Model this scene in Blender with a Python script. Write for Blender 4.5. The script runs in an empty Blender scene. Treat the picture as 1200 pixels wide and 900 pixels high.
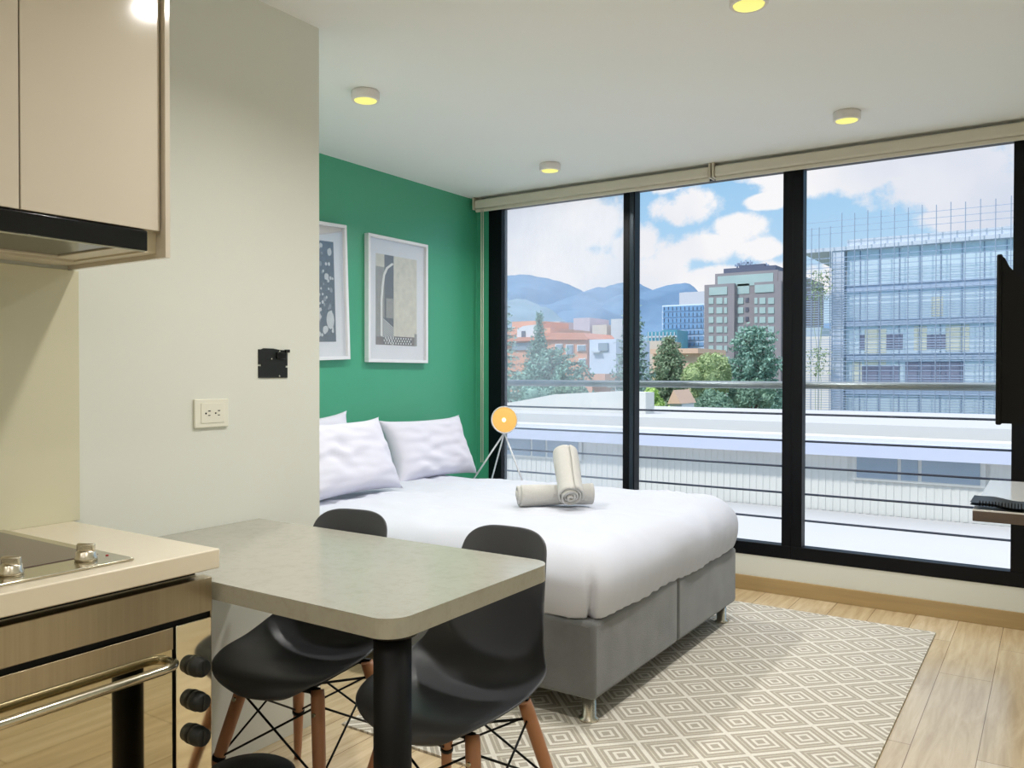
import bpy, bmesh, math, random
from mathutils import Vector, Matrix, noise
PI = math.pi
random.seed(7)
C = bpy.context.scene.collection

def S(r, g, b, a=1.0):
    f = lambda c: (c/255/12.92) if c/255 <= 0.04045 else ((c/255+0.055)/1.055)**2.4
    return (f(r), f(g), f(b), a)

# ------------------------------------------------------------------ camera
CAM = Vector((0, 0, 1.22))
FPX = 959.5
yaw, pitch, roll = math.radians(33.502), math.radians(-0.709), math.radians(0.079)
FW = Vector((-math.sin(yaw)*math.cos(pitch), math.cos(yaw)*math.cos(pitch), math.sin(pitch)))
R0 = Vector((math.cos(yaw), math.sin(yaw), 0)); U0 = R0.cross(FW)
RT = R0*math.cos(roll)+U0*math.sin(roll); UP = -R0*math.sin(roll)+U0*math.cos(roll)
cd = bpy.data.cameras.new('camera'); cam = bpy.data.objects.new('camera', cd); C.objects.link(cam)
cam.matrix_world = Matrix(((RT.x, UP.x, -FW.x, CAM.x), (RT.y, UP.y, -FW.y, CAM.y), (RT.z, UP.z, -FW.z, CAM.z), (0, 0, 0, 1)))
cd.sensor_width = 36; cd.lens = 36*FPX/1200; cd.clip_end = 6000; cd.clip_start = 0.05
bpy.context.scene.camera = cam
sc = bpy.context.scene
sc.view_settings.view_transform = 'Standard'; sc.view_settings.look = 'None'
sc.view_settings.gamma = 1; sc.view_settings.use_curve_mapping = False
sc.view_settings.exposure = 0.0
sc.cycles.max_bounces = 10; sc.cycles.diffuse_bounces = 6; sc.cycles.glossy_bounces = 4
sc.cycles.transparent_max_bounces = 16; sc.cycles.sample_clamp_indirect = 6
sc.cycles.use_denoising = True

def at(px, py, Y):
    """world point on the upright plane y = Y that a pixel of the photograph looks at (used to survey far buildings)"""
    d = FW + RT*((px-600)/FPX) - UP*((py-450)/FPX)
    return CAM + d*(Y/d.y)

# ------------------------------------------------------------------ sky
SKY_STRENGTH = 1.08
SUN_ENERGY = 2.45
LAMP_POWER = 12.0
ADDED_LAMP_POWER = 5.5
w = bpy.data.worlds.new('sky'); sc.world = w; w.use_nodes = True
nt = w.node_tree; nt.nodes.clear(); L = nt.links
def N(t, **k):
    n = nt.nodes.new(t)
    for a, v in k.items(): setattr(n, a, v)
    return n
def M(op, a, b=None, c=None, clamp=False):
    n = N('ShaderNodeMath', operation=op); n.use_clamp = clamp
    for i, v in enumerate((a, b, c)):
        if v is None: continue
        if isinstance(v, (int, float)): n.inputs[i].default_value = v
        else: L.new(v, n.inputs[i])
    return n.outputs[0]
tc = N('ShaderNodeTexCoord'); sep = N('ShaderNodeSeparateXYZ'); L.new(tc.outputs['Generated'], sep.inputs[0])
yy = M('MAXIMUM', sep.outputs[1], 0.05)
u_, v_ = M('DIVIDE', sep.outputs[0], yy), M('DIVIDE', sep.outputs[2], yy)
cmb = N('ShaderNodeCombineXYZ'); L.new(u_, cmb.inputs[0]); L.new(v_, cmb.inputs[1])
nz = N('ShaderNodeTexNoise'); nz.inputs['Scale'].default_value = 15; nz.inputs['Detail'].default_value = 9; nz.inputs['Roughness'].default_value = 0.6
L.new(cmb.outputs[0], nz.inputs['Vector'])
nz2 = N('ShaderNodeTexNoise'); nz2.inputs['Scale'].default_value = 3.0; nz2.inputs['Detail'].default_value = 4
L.new(cmb.outputs[0], nz2.inputs['Vector'])
def uv(px, py):
    p = at(px, py, 1.0) - CAM
    return p.x, p.z
blobs = [((652, 268), 80, 60), ((600, 300), 60, 60), ((700, 325), 80, 30), ((700, 268), 34, 22), ((808, 241), 42, 20), ((782, 215), 20, 12), ((862, 268), 34, 17),
         ((838, 288), 55, 19), ((880, 292), 30, 14), ((765, 318), 48, 36), ((742, 290), 30, 26), ((830, 330), 60, 18), ((905, 202), 40, 11), ((900, 236), 26, 9),
         ((1010, 200), 110, 26), ((1120, 205), 110, 45), ((1150, 250), 80, 26), ((1000, 310), 40, 10), ((900, 330), 80, 20)]
cov = None
for (px, py), hw, hh in blobs:
    a, b = uv(px, py); a2 = uv(px+hw, py)[0]; b2 = uv(px, py-hh)[1]
    du = M('MULTIPLY', M('SUBTRACT', u_, a), 1/abs(a2-a)); dv = M('MULTIPLY', M('SUBTRACT', v_, b), 1/abs(b2-b))
    d2 = M('ADD', M('MULTIPLY', du, du), M('MULTIPLY', dv, dv))
    f = M('SUBTRACT', 1.35, M('MULTIPLY', d2, 0.8))
    cov = f if cov is None else M('MAXIMUM', cov, f)
cov = M('MAXIMUM', cov, -0.6)
cov = M('ADD', cov, M('MULTIPLY', M('SUBTRACT', nz.outputs['Fac'], 0.5), 4.2))
mr = N('ShaderNodeMapRange', interpolation_type='SMOOTHSTEP'); L.new(cov, mr.inputs[0]); mr.inputs[1].default_value = 0.1; mr.inputs[2].default_value = 0.85
blue = N('ShaderNodeMix', data_type='RGBA'); blue.inputs[6].default_value = S(196, 222, 240); blue.inputs[7].default_value = S(135, 190, 232)
mrb = N('ShaderNodeMapRange'); L.new(v_, mrb.inputs[0]); mrb.inputs[1].default_value = 0.05; mrb.inputs[2].default_value = 0.32
L.new(mrb.outputs[0], blue.inputs[0])
cl = N('ShaderNodeMix', data_type='RGBA'); cl.inputs[6].default_value = S(206, 213, 228); cl.inputs[7].default_value = S(246, 243, 243)
mrc = N('ShaderNodeMapRange'); L.new(nz2.outputs['Fac'], mrc.inputs[0]); mrc.inputs[1].default_value = 0.35; mrc.inputs[2].default_value = 0.6
L.new(mrc.outputs[0], cl.inputs[0])
mro = N('ShaderNodeMapRange', interpolation_type='SMOOTHSTEP'); L.new(sep.outputs[2], mro.inputs[0]); mro.inputs[1].default_value = 0.36; mro.inputs[2].default_value = 0.6
mro.inputs[4].default_value = 0.85
fac = M('MAXIMUM', mr.outputs[0], mro.outputs[0])
mx = N('ShaderNodeMix', data_type='RGBA'); L.new(fac, mx.inputs[0]); L.new(blue.outputs[2], mx.inputs[6]); L.new(cl.outputs[2], mx.inputs[7])
bg = N('ShaderNodeBackground'); L.new(mx.outputs[2], bg.inputs[0])
# unseen sky high overhead is boosted to add light indoors and outdoors
mrs = N('ShaderNodeMapRange', interpolation_type='SMOOTHSTEP'); L.new(sep.outputs[2], mrs.inputs[0]); mrs.inputs[1].default_value = 0.4; mrs.inputs[2].default_value = 0.85
mrs.inputs[3].default_value = SKY_STRENGTH; mrs.inputs[4].default_value = SKY_STRENGTH*2.2
L.new(mrs.outputs[0], bg.inputs[1])
wo = N('ShaderNodeOutputWorld'); L.new(bg.outputs[0], wo.inputs[0])

sd = bpy.data.lights.new('sun', 'SUN'); sd.energy = SUN_ENERGY; sd.angle = math.radians(4); sd.color = (1, 0.97, 0.92)
sun = bpy.data.objects.new('sun', sd); C.objects.link(sun)
sun.rotation_euler = Vector((0.35, 0.62, -0.72)).to_track_quat('-Z', 'Y').to_euler()

# ------------------------------------------------------------------ materials
def mat(name, col, rough=0.6, metal=0.0, spec=0.5, noise_amt=0.0, noise_scale=8.0, noise_stretch=(1, 1, 1), bump=0.0, bump_scale=60.0, sheen=0.0, coat=0.0, emit=None, emit_s=0.0):
    m = bpy.data.materials.new(name); m.use_nodes = True
    t = m.node_tree; b = t.nodes['Principled BSDF']
    b.inputs['Base Color'].default_value = col; b.inputs['Roughness'].default_value = rough
    b.inputs['Metallic'].default_value = metal; b.inputs['Specular IOR Level'].default_value = spec
    if sheen: b.inputs['Sheen Weight'].default_value = sheen
    if coat: b.inputs['Coat Weight'].default_value = coat
    if emit: b.inputs['Emission Color'].default_value = emit; b.inputs['Emission Strength'].default_value = emit_s
    tcn = t.nodes.new('ShaderNodeTexCoord'); mp = t.nodes.new('ShaderNodeMapping'); mp.inputs['Scale'].default_value = noise_stretch
    t.links.new(tcn.outputs['Object'], mp.inputs[0])
    n = t.nodes.new('ShaderNodeTexNoise'); n.inputs['Scale'].default_value = noise_scale; n.inputs['Detail'].default_value = 5
    t.links.new(mp.outputs[0], n.inputs['Vector'])
    r = t.nodes.new('ShaderNodeMix'); r.data_type = 'RGBA'
    k = noise_amt
    r.inputs[6].default_value = tuple(max(0, c*(1-k)) for c in col[:3])+(1,)
    r.inputs[7].default_value = tuple(min(1, c*(1+k)) for c in col[:3])+(1,)
    t.links.new(n.outputs['Fac'], r.inputs[0]); t.links.new(r.outputs[2], b.inputs['Base Color'])
    if bump:
        n2 = t.nodes.new('ShaderNodeTexNoise'); n2.inputs['Scale'].default_value = bump_scale; n2.inputs['Detail'].default_value = 4
        t.links.new(tcn.outputs['Object'], n2.inputs['Vector'])
        bp = t.nodes.new('ShaderNodeBump'); bp.inputs['Strength'].default_value = bump; bp.inputs['Distance'].default_value = 0.01
        t.links.new(n2.outputs['Fac'], bp.inputs['Height']); t.links.new(bp.outputs[0], b.inputs['Normal'])
    return m

MT = {}
MT['white_wall'] = mat('painted_white', S(222, 224, 216), 0.75, noise_amt=0.015, noise_scale=2)
MT['ceiling'] = mat('ceiling_paint', S(238, 238, 234), 0.85, noise_amt=0.01, noise_scale=2)
MT['green'] = mat('green_paint', S(70, 162, 126), 0.36, spec=0.7, noise_amt=0.02, noise_scale=2)
MT['splash'] = mat('backsplash_slab', S(212, 208, 182), 0.35, noise_amt=0.02, noise_scale=3)
MT['cream_gloss'] = mat('cream_lacquer', S(206, 197, 182), 0.10, spec=0.6, coat=0.5, noise_amt=0.01, noise_scale=1)
MT['cream'] = mat('cream_board', S(212, 202, 178), 0.45, noise_amt=0.02, noise_scale=3)
MT['counter'] = mat('quartz_counter', S(222, 212, 192), 0.22, noise_amt=0.02, noise_scale=30)
MT['black_frame'] = mat('black_aluminium', S(5, 7, 13), 0.45, spec=0.22, noise_amt=0.1, noise_scale=4)
MT['black'] = mat('black_metal', S(8, 9, 11), 0.5, spec=0.22, noise_amt=0.1, noise_scale=10)
MT['black_gloss'] = mat('black_gloss', S(8, 8, 12), 0.15, noise_amt=0.1, noise_scale=10)
MT['black_plastic'] = mat('black_plastic', S(16, 20, 20), 0.5, noise_amt=0.1, noise_scale=10)
MT['steel'] = mat('brushed_steel', S(176, 162, 138), 0.33, 1.0, noise_amt=0.12, noise_scale=3, noise_stretch=(3, 60, 1))
MT['steel_smooth'] = mat('polished_steel', S(196, 190, 172), 0.18, 1.0, noise_amt=0.04, noise_scale=4)
MT['chrome'] = mat('chrome', S(222, 215, 200), 0.26, 1.0, noise_amt=0.02, noise_scale=8)
MT['mirror'] = mat('mirror_glass', S(190, 182, 158), 0.03, 1.0, noise_amt=0.01, noise_scale=2)
MT['panel_steel'] = mat('satin_mirror_panel', S(222, 216, 198), 0.05, 1.0, noise_amt=0.01, noise_scale=2)
MT['ceramic'] = mat('cooktop_glass', S(82, 66, 60), 0.16, noise_amt=0.05, noise_scale=20)
MT['dark_shell'] = mat('charcoal_plastic', S(68, 70, 75), 0.4, spec=0.45, noise_amt=0.04, noise_scale=6)
MT['leg_wood'] = mat('beech_wood', S(172, 120, 86), 0.4, noise_amt=0.2, noise_scale=6, noise_stretch=(8, 8, 1))
MT['grey_fabric'] = mat('grey_velour', S(102, 104, 104), 0.9, noise_amt=0.5, noise_scale=7, bump=0.25, bump_scale=220, sheen=0.4)
MT['linen'] = mat('white_cotton', S(201, 204, 215), 0.9, noise_amt=0.01, noise_scale=3, bump=0.05, bump_scale=30)
MT['pillow'] = mat('white_pillowcase', S(214, 213, 226), 0.9, noise_amt=0.01, noise_scale=3, bump=0.05, bump_scale=25)
MT['terry'] = mat('terry_cloth', S(206, 204, 200), 1.0, noise_amt=0.05, noise_scale=60, bump=0.5, bump_scale=260)
MT['white_satin'] = mat('white_lacquer', S(232, 232, 236), 0.35, noise_amt=0.01)
MT['mat_board'] = mat('white_matboard', S(230, 230, 234), 0.8, noise_amt=0.01)
MT['blind'] = mat('blind_fabric', S(214, 206, 188), 0.7, noise_amt=0.02, noise_scale=20)
MT['rail_steel'] = mat('rail_steel', S(150, 158, 160), 0.35, 0.7, noise_amt=0.05)
MT['rail_dark'] = mat('rail_wire', S(70, 76, 92), 0.5, 0.3, noise_amt=0.05)
MT['lamp_glow'] = mat('lamp_diffuser', S(130, 100, 50), 0.6, spec=0.2, emit=S(255, 200, 110), emit_s=0.85)
MT['spot_glow'] = mat('spot_diffuser', S(130, 125, 70), 0.6, spec=0.2, emit=S(250, 244, 140), emit_s=0.95)
MT['spot_body'] = mat('spot_housing', S(228, 222, 218), 0.5, noise_amt=0.02)
MT['plate'] = mat('outlet_plastic', S(232, 230, 216), 0.35, noise_amt=0.01)
MT['desk_wood'] = mat('dark_oak_edge', S(86, 74, 66), 0.5, noise_amt=0.25, noise_scale=5, noise_stretch=(1, 6, 12))

def wood_floor():
    m = bpy.data.materials.new('oak_planks'); m.use_nodes = True; t = m.node_tree; b = t.nodes['Principled BSDF']
    tcn = t.nodes.new('ShaderNodeTexCoord'); mp = t.nodes.new('ShaderNodeMapping')
    mp.inputs['Rotation'].default_value = (0, 0, PI/2); mp.inputs['Location'].default_value = (0, 0.194, 0)
    t.links.new(tcn.outputs['Object'], mp.inputs[0])
    br = t.nodes.new('ShaderNodeTexBrick'); br.offset = 0.37
    br.inputs['Color1'].default_value = S(230, 212, 180); br.inputs['Color2'].default_value = S(214, 192, 154); br.inputs['Mortar'].default_value = S(140, 112, 76)
    br.inputs['Scale'].default_value = 1; br.inputs['Brick Width'].default_value = 1.25; br.inputs['Row Height'].default_value = 0.19
    br.inputs['Mortar Size'].default_value = 0.0015; br.inputs['Mortar Smooth'].default_value = 0.3
    t.links.new(mp.outputs[0], br.inputs['Vector'])
    m2 = t.nodes.new('ShaderNodeMapping'); m2.inputs['Scale'].default_value = (14, 1.2, 1); t.links.new(tcn.outputs['Object'], m2.inputs[0])
    n = t.nodes.new('ShaderNodeTexNoise'); n.inputs['Scale'].default_value = 2.2; n.inputs['Detail'].default_value = 8; n.inputs['Roughness'].default_value = 0.62; n.inputs['Distortion'].default_value = 0.6
    t.links.new(m2.outputs[0], n.inputs['Vector'])
    cr = t.nodes.new('ShaderNodeValToRGB'); cr.color_ramp.elements[0].position = 0.3; cr.color_ramp.elements[0].color = (0.62, 0.55, 0.45, 1); cr.color_ramp.elements[1].position = 0.65; cr.color_ramp.elements[1].color = (1, 1, 1, 1)
    t.links.new(n.outputs['Fac'], cr.inputs[0])
    mx = t.nodes.new('ShaderNodeMix'); mx.data_type = 'RGBA'; mx.blend_type = 'MULTIPLY'; mx.inputs[0].default_value = 0.75
    t.links.new(br.outputs['Color'], mx.inputs[6]); t.links.new(cr.outputs[0], mx.inputs[7]); t.links.new(mx.outputs[2], b.inputs['Base Color'])
    b.inputs['Roughness'].default_value = 0.24; b.inputs['Specular IOR Level'].default_value = 0.75; b.inputs['Coat Weight'].default_value = 0.35; b.inputs['Coat Roughness'].default_value = 0.2
    return m
MT['floor'] = wood_floor()

def concrete_top():
    m = mat('concrete_laminate', S(168, 166, 155), 0.22, noise_amt=0.07, noise_scale=5, bump=0.03)
    t = m.node_tree; b = t.nodes['Principled BSDF']
    n = t.nodes.new('ShaderNodeTexNoise'); n.inputs['Scale'].default_value = 38; n.inputs['Detail'].default_value = 8; n.inputs['Roughness'].default_value = 0.7
    tcn = [x for x in t.nodes if x.type == 'TEX_COORD'][0]; t.links.new(tcn.outputs['Object'], n.inputs['Vector'])
    cr = t.nodes.new('ShaderNodeValToRGB'); cr.color_ramp.elements[0].position = 0.36; cr.color_ramp.elements[0].color = (0.72, 0.7, 0.66, 1); cr.color_ramp.elements[1].position = 0.52; cr.color_ramp.elements[1].color = (1, 1, 1, 1)
    t.links.new(n.outputs['Fac'], cr.inputs[0])
    src = b.inputs['Base Color'].links[0].from_socket
    mx = t.nodes.new('ShaderNodeMix'); mx.data_type = 'RGBA'; mx.blend_type = 'MULTIPLY'; mx.inputs[0].default_value = 0.28
    t.links.new(src, mx.inputs[6]); t.links.new(cr.outputs[0], mx.inputs[7]); t.links.new(mx.outputs[2], b.inputs['Base Color'])
    return m
MT['concrete'] = concrete_top()

def rug_mat():
    m = bpy.data.materials.new('diamond_rug'); m.use_nodes = True; t = m.node_tree; b = t.nodes['Principled BSDF']
    def q(op, a, c=None):
        n = t.nodes.new('ShaderNodeMath'); n.operation = op
        for i, v in enumerate((a, c)):
            if v is None: continue
            if isinstance(v, (int, float)): n.inputs[i].default_value = v
            else: t.links.new(v, n.inputs[i])
        return n.outputs[0]
    tcn = t.nodes.new('ShaderNodeTexCoord'); sp = t.nodes.new('ShaderNodeSeparateXYZ'); t.links.new(tcn.outputs['Object'], sp.inputs[0])
    P = 0.226
    x = q('DIVIDE', q('SUBTRACT', sp.outputs[0], -1.250), P); y = q('DIVIDE', q('SUBTRACT', sp.outputs[1], 3.144), P)
    s = q('ADD', x, y); d = q('SUBTRACT', x, y)              # unit cell in the turned axes
    ds = q('ABSOLUTE', q('SUBTRACT', q('FRACT', q('ADD', s, 0.5)), 0.5)); dd = q('ABSOLUTE', q('SUBTRACT', q('FRACT', q('ADD', d, 0.5)), 0.5))
    r = q('MULTIPLY', q('MAXIMUM', ds, dd), 2.0)             # 0 centre .. 1 cell border
    cr = t.nodes.new('ShaderNodeValToRGB'); cr.color_ramp.interpolation = 'CONSTANT'
    e = cr.color_ramp.elements
    dk, lt = S(176, 168, 154), S(224, 219, 208)
    stops = [(0.0, dk), (0.17, lt), (0.30, dk), (0.45, lt), (0.58, dk), (0.70, dk), (0.72, S(205, 198, 182)), (0.78, dk), (0.90, lt)]
    e[0].position, e[0].color = stops[0]; e[1].position, e[1].color = stops[1]
    for p_, c_ in stops[2:]:
        k = e.new(p_); k.color = c_
    t.links.new(r, cr.inputs[0])
    n = t.nodes.new('ShaderNodeTexNoise'); n.inputs['Scale'].default_value = 160; n.inputs['Detail'].default_value = 3; t.links.new(tcn.outputs['Object'], n.inputs['Vector'])
    mr = t.nodes.new('ShaderNodeMapRange'); mr.inputs[3].default_value = 0.8; mr.inputs[4].default_value = 1.12; t.links.new(n.outputs['Fac'], mr.inputs[0])
    hs = t.nodes.new('ShaderNodeVectorMath'); hs.operation = 'SCALE'; t.links.new(cr.outputs[0], hs.inputs[0]); t.links.new(mr.outputs[0], hs.inputs['Scale'])
    t.links.new(hs.outputs[0], b.inputs['Base Color']); b.inputs['Roughness'].default_value = 0.95; b.inputs['Specular IOR Level'].default_value = 0.2
    bp = t.nodes.new('ShaderNodeBump'); bp.inputs['Strength'].default_value = 0.4; bp.inputs['Distance'].default_value = 0.004
    t.links.new(n.outputs['Fac'], bp.inputs['Height']); t.links.new(bp.outputs[0], b.inputs['Normal'])
    return m
MT['rug'] = rug_mat()

def glass(name, tint=(1, 1, 1, 1), film=0.0, gloss=0.06):
    m = bpy.data.materials.new(name); m.use_nodes = True; t = m.node_tree; t.nodes.remove(t.nodes['Principled BSDF'])
    out = [n for n in t.nodes if n.type == 'OUTPUT_MATERIAL'][0]
    tr = t.nodes.new('ShaderNodeBsdfTransparent'); tr.inputs[0].default_value = tint
    gl = t.nodes.new('ShaderNodeBsdfGlossy'); gl.inputs['Roughness'].default_value = 0.02
    fr = t.nodes.new('ShaderNodeLayerWeight'); fr.inputs[0].default_value = 0.5
    pw = t.nodes.new('ShaderNodeMath'); pw.operation = 'POWER'; pw.inputs[1].default_value = 5; t.links.new(fr.outputs['Facing'], pw.inputs[0])
    mu = t.nodes.new('ShaderNodeMath'); mu.operation = 'MULTIPLY_ADD'; mu.inputs[1].default_value = 1-gloss; mu.inputs[2].default_value = gloss; mu.use_clamp = True
    t.links.new(pw.outputs[0], mu.inputs[0])
    mx = t.nodes.new('ShaderNodeMixShader'); t.links.new(mu.outputs[0], mx.inputs[0]); t.links.new(tr.outputs[0], mx.inputs[1]); t.links.new(gl.outputs[0], mx.inputs[2])
    last = mx
    if film:
        df = t.nodes.new('ShaderNodeBsdfTranslucent'); df.inputs[0].default_value = (0.9, 0.92, 0.95, 1)
        nzz = t.nodes.new('ShaderNodeTexNoise'); nzz.inputs['Scale'].default_value = 5
        mm = t.nodes.new('ShaderNodeMath'); mm.operation = 'MULTIPLY'; mm.inputs[1].default_value = film*2; t.links.new(nzz.outputs['Fac'], mm.inputs[0])
        m2 = t.nodes.new('ShaderNodeMixShader'); t.links.new(mm.outputs[0], m2.inputs[0]); t.links.new(mx.outputs[0], m2.inputs[1]); t.links.new(df.outputs[0], m2.inputs[2]); last = m2
    t.links.new(last.outputs[0], out.inputs[0])
    return m
MT['pane'] = glass('window_glass', (0.98, 0.99, 1, 1), 0.0, 0.012)
MT['pane_milky'] = glass('milky_window_glass', (0.98, 0.99, 1, 1), 0.14, 0.012)  # whitish translucent layer mixed unevenly into the clear glass
MT['pic_glass'] = glass('picture_glass', (1, 1, 1, 1), 0.0, 0.12)

# ------------------------------------------------------------------ mesh builder
class MB:
    def __init__(s): s.bm = bmesh.new(); s.mi = 0; s.smooth_faces = set()
    def _tag(s, faces, smooth=False):
        for f in faces: f.material_index = s.mi; f.smooth = smooth
    def box(s, x0, x1, y0, y1, z0, z1, bev=0.0, seg=2, rz=0.0, rot=None):
        r = bmesh.ops.create_cube(s.bm, size=1); vs = r['verts']
        cx, cy, cz = (x0+x1)/2, (y0+y1)/2, (z0+z1)/2
        for v in vs: v.co = Vector((v.co.x*(x1-x0), v.co.y*(y1-y0), v.co.z*(z1-z0)))
        fs = set(f for v in vs for f in v.link_faces)
        if bev:
            es = list(set(e for v in vs for e in v.link_edges))
            rb = bmesh.ops.bevel(s.bm, geom=es, offset=bev, segments=seg, affect='EDGES', profile=0.5)
            fs = set(f for v in rb['verts'] for f in v.link_faces) | set(f for f in fs if f.is_valid)
            vs = list(set(v for f in fs for v in f.verts))
        m = Matrix.Translation((cx, cy, cz)) @ (rot.to_4x4() if rot else Matrix.Rotation(rz, 4, 'Z'))
        for v in vs: v.co = m @ v.co
        s._tag(fs, False)
        if bev:
            for f in rb['faces']:
                if f.is_valid and f.calc_area() < 0.25*max(q.calc_area() for q in fs): f.smooth = True
        return vs
    def cyl(s, p0, p1, r0, r1=None, n=20, cap=True, smooth=True):
        p0, p1 = Vector(p0), Vector(p1); r1 = r0 if r1 is None else r1
        d = (p1-p0).normalized(); a = d.orthogonal().normalized(); b = d.cross(a)
        A = [s.bm.verts.new(p0+(a*math.cos(2*PI*i/n)+b*math.sin(2*PI*i/n))*r0) for i in range(n)]
        B = [s.bm.verts.new(p1+(a*math.cos(2*PI*i/n)+b*math.sin(2*PI*i/n))*r1) for i in range(n)]
        fs = [s.bm.faces.new((A[i], A[(i+1) % n], B[(i+1) % n], B[i])) for i in range(n)]; s._tag(fs, smooth)
        if cap: s._tag([s.bm.faces.new(A[::-1]), s.bm.faces.new(B)], False)
    def tube(s, pts, r, n=8, cap=True):
        pts = [Vector(p) for p in pts]; rs = r if isinstance(r, (list, tuple)) else [r]*len(pts)
        t = (pts[1]-pts[0]).normalized(); a = t.orthogonal().normalized(); rings = []
        for i, p in enumerate(pts):
            t = ((pts[min(i+1, len(pts)-1)]-pts[max(i-1, 0)])).normalized()
            a = (a-t*a.dot(t)).normalized(); b = t.cross(a)
            rings.append([s.bm.verts.new(p+(a*math.cos(2*PI*k/n)+b*math.sin(2*PI*k/n))*rs[i]) for k in range(n)])
        for i in range(len(rings)-1):
            s._tag([s.bm.faces.new((rings[i][k], rings[i][(k+1) % n], rings[i+1][(k+1) % n], rings[i+1][k])) for k in range(n)], True)
        if cap: s._tag([s.bm.faces.new(rings[0][::-1]), s.bm.faces.new(rings[-1])])
    def lathe(s, prof, c=(0, 0, 0), n=32, axis='z', smooth=True):
        c = Vector(c); rings = []
        def P(r, h, a):
            if axis == 'z': return c+Vector((r*math.cos(a), r*math.sin(a), h))
            if axis == 'x': return c+Vector((h, r*math.cos(a), r*math.sin(a)))
            return c+Vector((r*math.sin(a), h, r*math.cos(a)))
        for r, h in prof:
            if r < 1e-6: rings.append([s.bm.verts.new(P(0, h, 0))])
            else: rings.append([s.bm.verts.new(P(r, h, 2*PI*k/n)) for k in range(n)])
        for i in range(len(rings)-1):
            A, B = rings[i], rings[i+1]; fs = []
            for k in range(n):
                k2 = (k+1) % n
                if len(A) == 1 and len(B) == 1: continue
                if len(A) == 1: fs.append(s.bm.faces.new((A[0], B[k2], B[k])))
                elif len(B) == 1: fs.append(s.bm.faces.new((A[k], A[k2], B[0])))
                else: fs.append(s.bm.faces.new((A[k], A[k2], B[k2], B[k])))
            s._tag(fs, smooth)
    def prism(s, poly, h0, h1, plane='xy', smooth=False):
        def P(a, b, h): return Vector((a, b, h)) if plane == 'xy' else (Vector((a, h, b)) if plane == 'xz' else Vector((h, a, b)))
        A = [s.bm.verts.new(P(a, b, h0)) for a, b in poly]; B = [s.bm.verts.new(P(a, b, h1)) for a, b in poly]; n = len(poly)
        s._tag([s.bm.faces.new((A[i], A[(i+1) % n], B[(i+1) % n], B[i])) for i in range(n)], smooth)
        s._tag([s.bm.faces.new(A[::-1]), s.bm.faces.new(B)])
    def quad(s, a, b, c, d): s._tag([s.bm.faces.new([s.bm.verts.new(Vector(p)) for p in (a, b, c, d)])])
    def grid(s, rows, closed=False, smooth=True):
        V = [[s.bm.verts.new(Vector(p)) for p in row] for row in rows]; fs = []
        for i in range(len(V)-1):
            m = len(V[i])
            for j in range(m if closed else m-1):
                fs.append(s.bm.faces.new((V[i][j], V[i][(j+1) % m], V[i+1][(j+1) % m], V[i+1][j])))
        s._tag(fs, smooth); return V

WL = {}
def obj(name, mb, m, parent=None, local=False, fixn=True):
    me = bpy.data.meshes.new(name)
    if fixn: bmesh.ops.recalc_face_normals(mb.bm, faces=mb.bm.faces)
    base = Vector((0, 0, 0))
    if parent is not None: base = WL.get(parent.name, Vector((0, 0, 0)))
    if base.length and not local:
        for v in mb.bm.verts: v.co -= base
    mb.bm.to_mesh(me); mb.bm.free()
    for x in (m if isinstance(m, (list, tuple)) else [m]): me.materials.append(MT[x] if isinstance(x, str) else x)
    o = bpy.data.objects.new(name, me); C.objects.link(o)
    if parent is not None: o.parent = parent
    WL[o.name] = base
    return o
def tag(o, label, cat, group=None, kind=None):
    o['label'] = label; o['category'] = cat
    if group: o['group'] = group
    if kind: o['kind'] = kind
    return o
def thing(name, label, cat, loc, group=None):
    o = bpy.data.objects.new(name, None); C.objects.link(o); o.location = loc; o.empty_display_size = 0.1
    WL[o.name] = Vector(loc); return tag(o, label, cat, group)
def recentre(o):
    """move the object's origin to the middle of its mesh's base"""
    me = o.data; xs = [v.co for v in me.vertices]
    c = Vector(((min(v.x for v in xs)+max(v.x for v in xs))/2, (min(v.y for v in xs)+max(v.y for v in xs))/2, min(v.z for v in xs)))
    for v in me.vertices: v.co -= c
    o.location = o.location + c; WL[o.name] = c; return o
def single(name, mb, m, label, cat, group=None, kind=None): return tag(recentre(obj(name, mb, m)), label, cat, group, kind)
def struct(name, mb, m, parent=None):
    o = obj(name, mb, m, parent)
    if parent is None: o['kind'] = 'structure'
    return o
def mod(o, t, **k):
    x = o.modifiers.new(t.lower(), t)
    for a, v in k.items(): setattr(x, a, v)
    return x

# ------------------------------------------------------------------ the room
H = 2.419; XP = -2.14; YP = 2.014; XG = -3.34; YW = 4.60; XR = 0.55; YB = -2.2
b = MB(); b.box(XG-0.1, XR+0.1, YB-0.1, YW+0.12, -0.12, 0); struct('floor', b, 'floor')
b = MB(); b.box(XG-0.1, XR+0.1, YB-0.1, YW+0.12, H, H+0.12); struct('ceiling', b, 'ceiling')
b = MB(); b.box(XG-0.1, XP, YB, YP, 0, H); struct('wall_kitchen', b, 'white_wall')
b = MB(); b.box(XG-0.1, XG, YP, YW+0.12, 0, H); struct('wall_left', b, 'green')
b = MB(); b.box(XR, XR+0.1, YB, YW+0.12, 0, H); struct('wall_right', b, 'white_wall')
b = MB(); b.box(XG-0.1, XR+0.1, YB-0.1, YB, 0, H); struct('wall_back', b, 'white_wall')
XL = -3.235; XE = -0.06; ZS = 0.20; ZT = 2.37
b = MB(); b.box(XG, XR, YW, YW+0.12, 0, ZS); b.box(XE, XR, YW, YW+0.12, ZS, H); b.box(XG, XE, YW, YW+0.12, ZT, H)
struct('wall_window', b, 'white_wall')
b = MB(); b.box(XG, XL, YW, YW+0.12, ZS, ZT); struct('wall_window_return', b, 'green')
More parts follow.
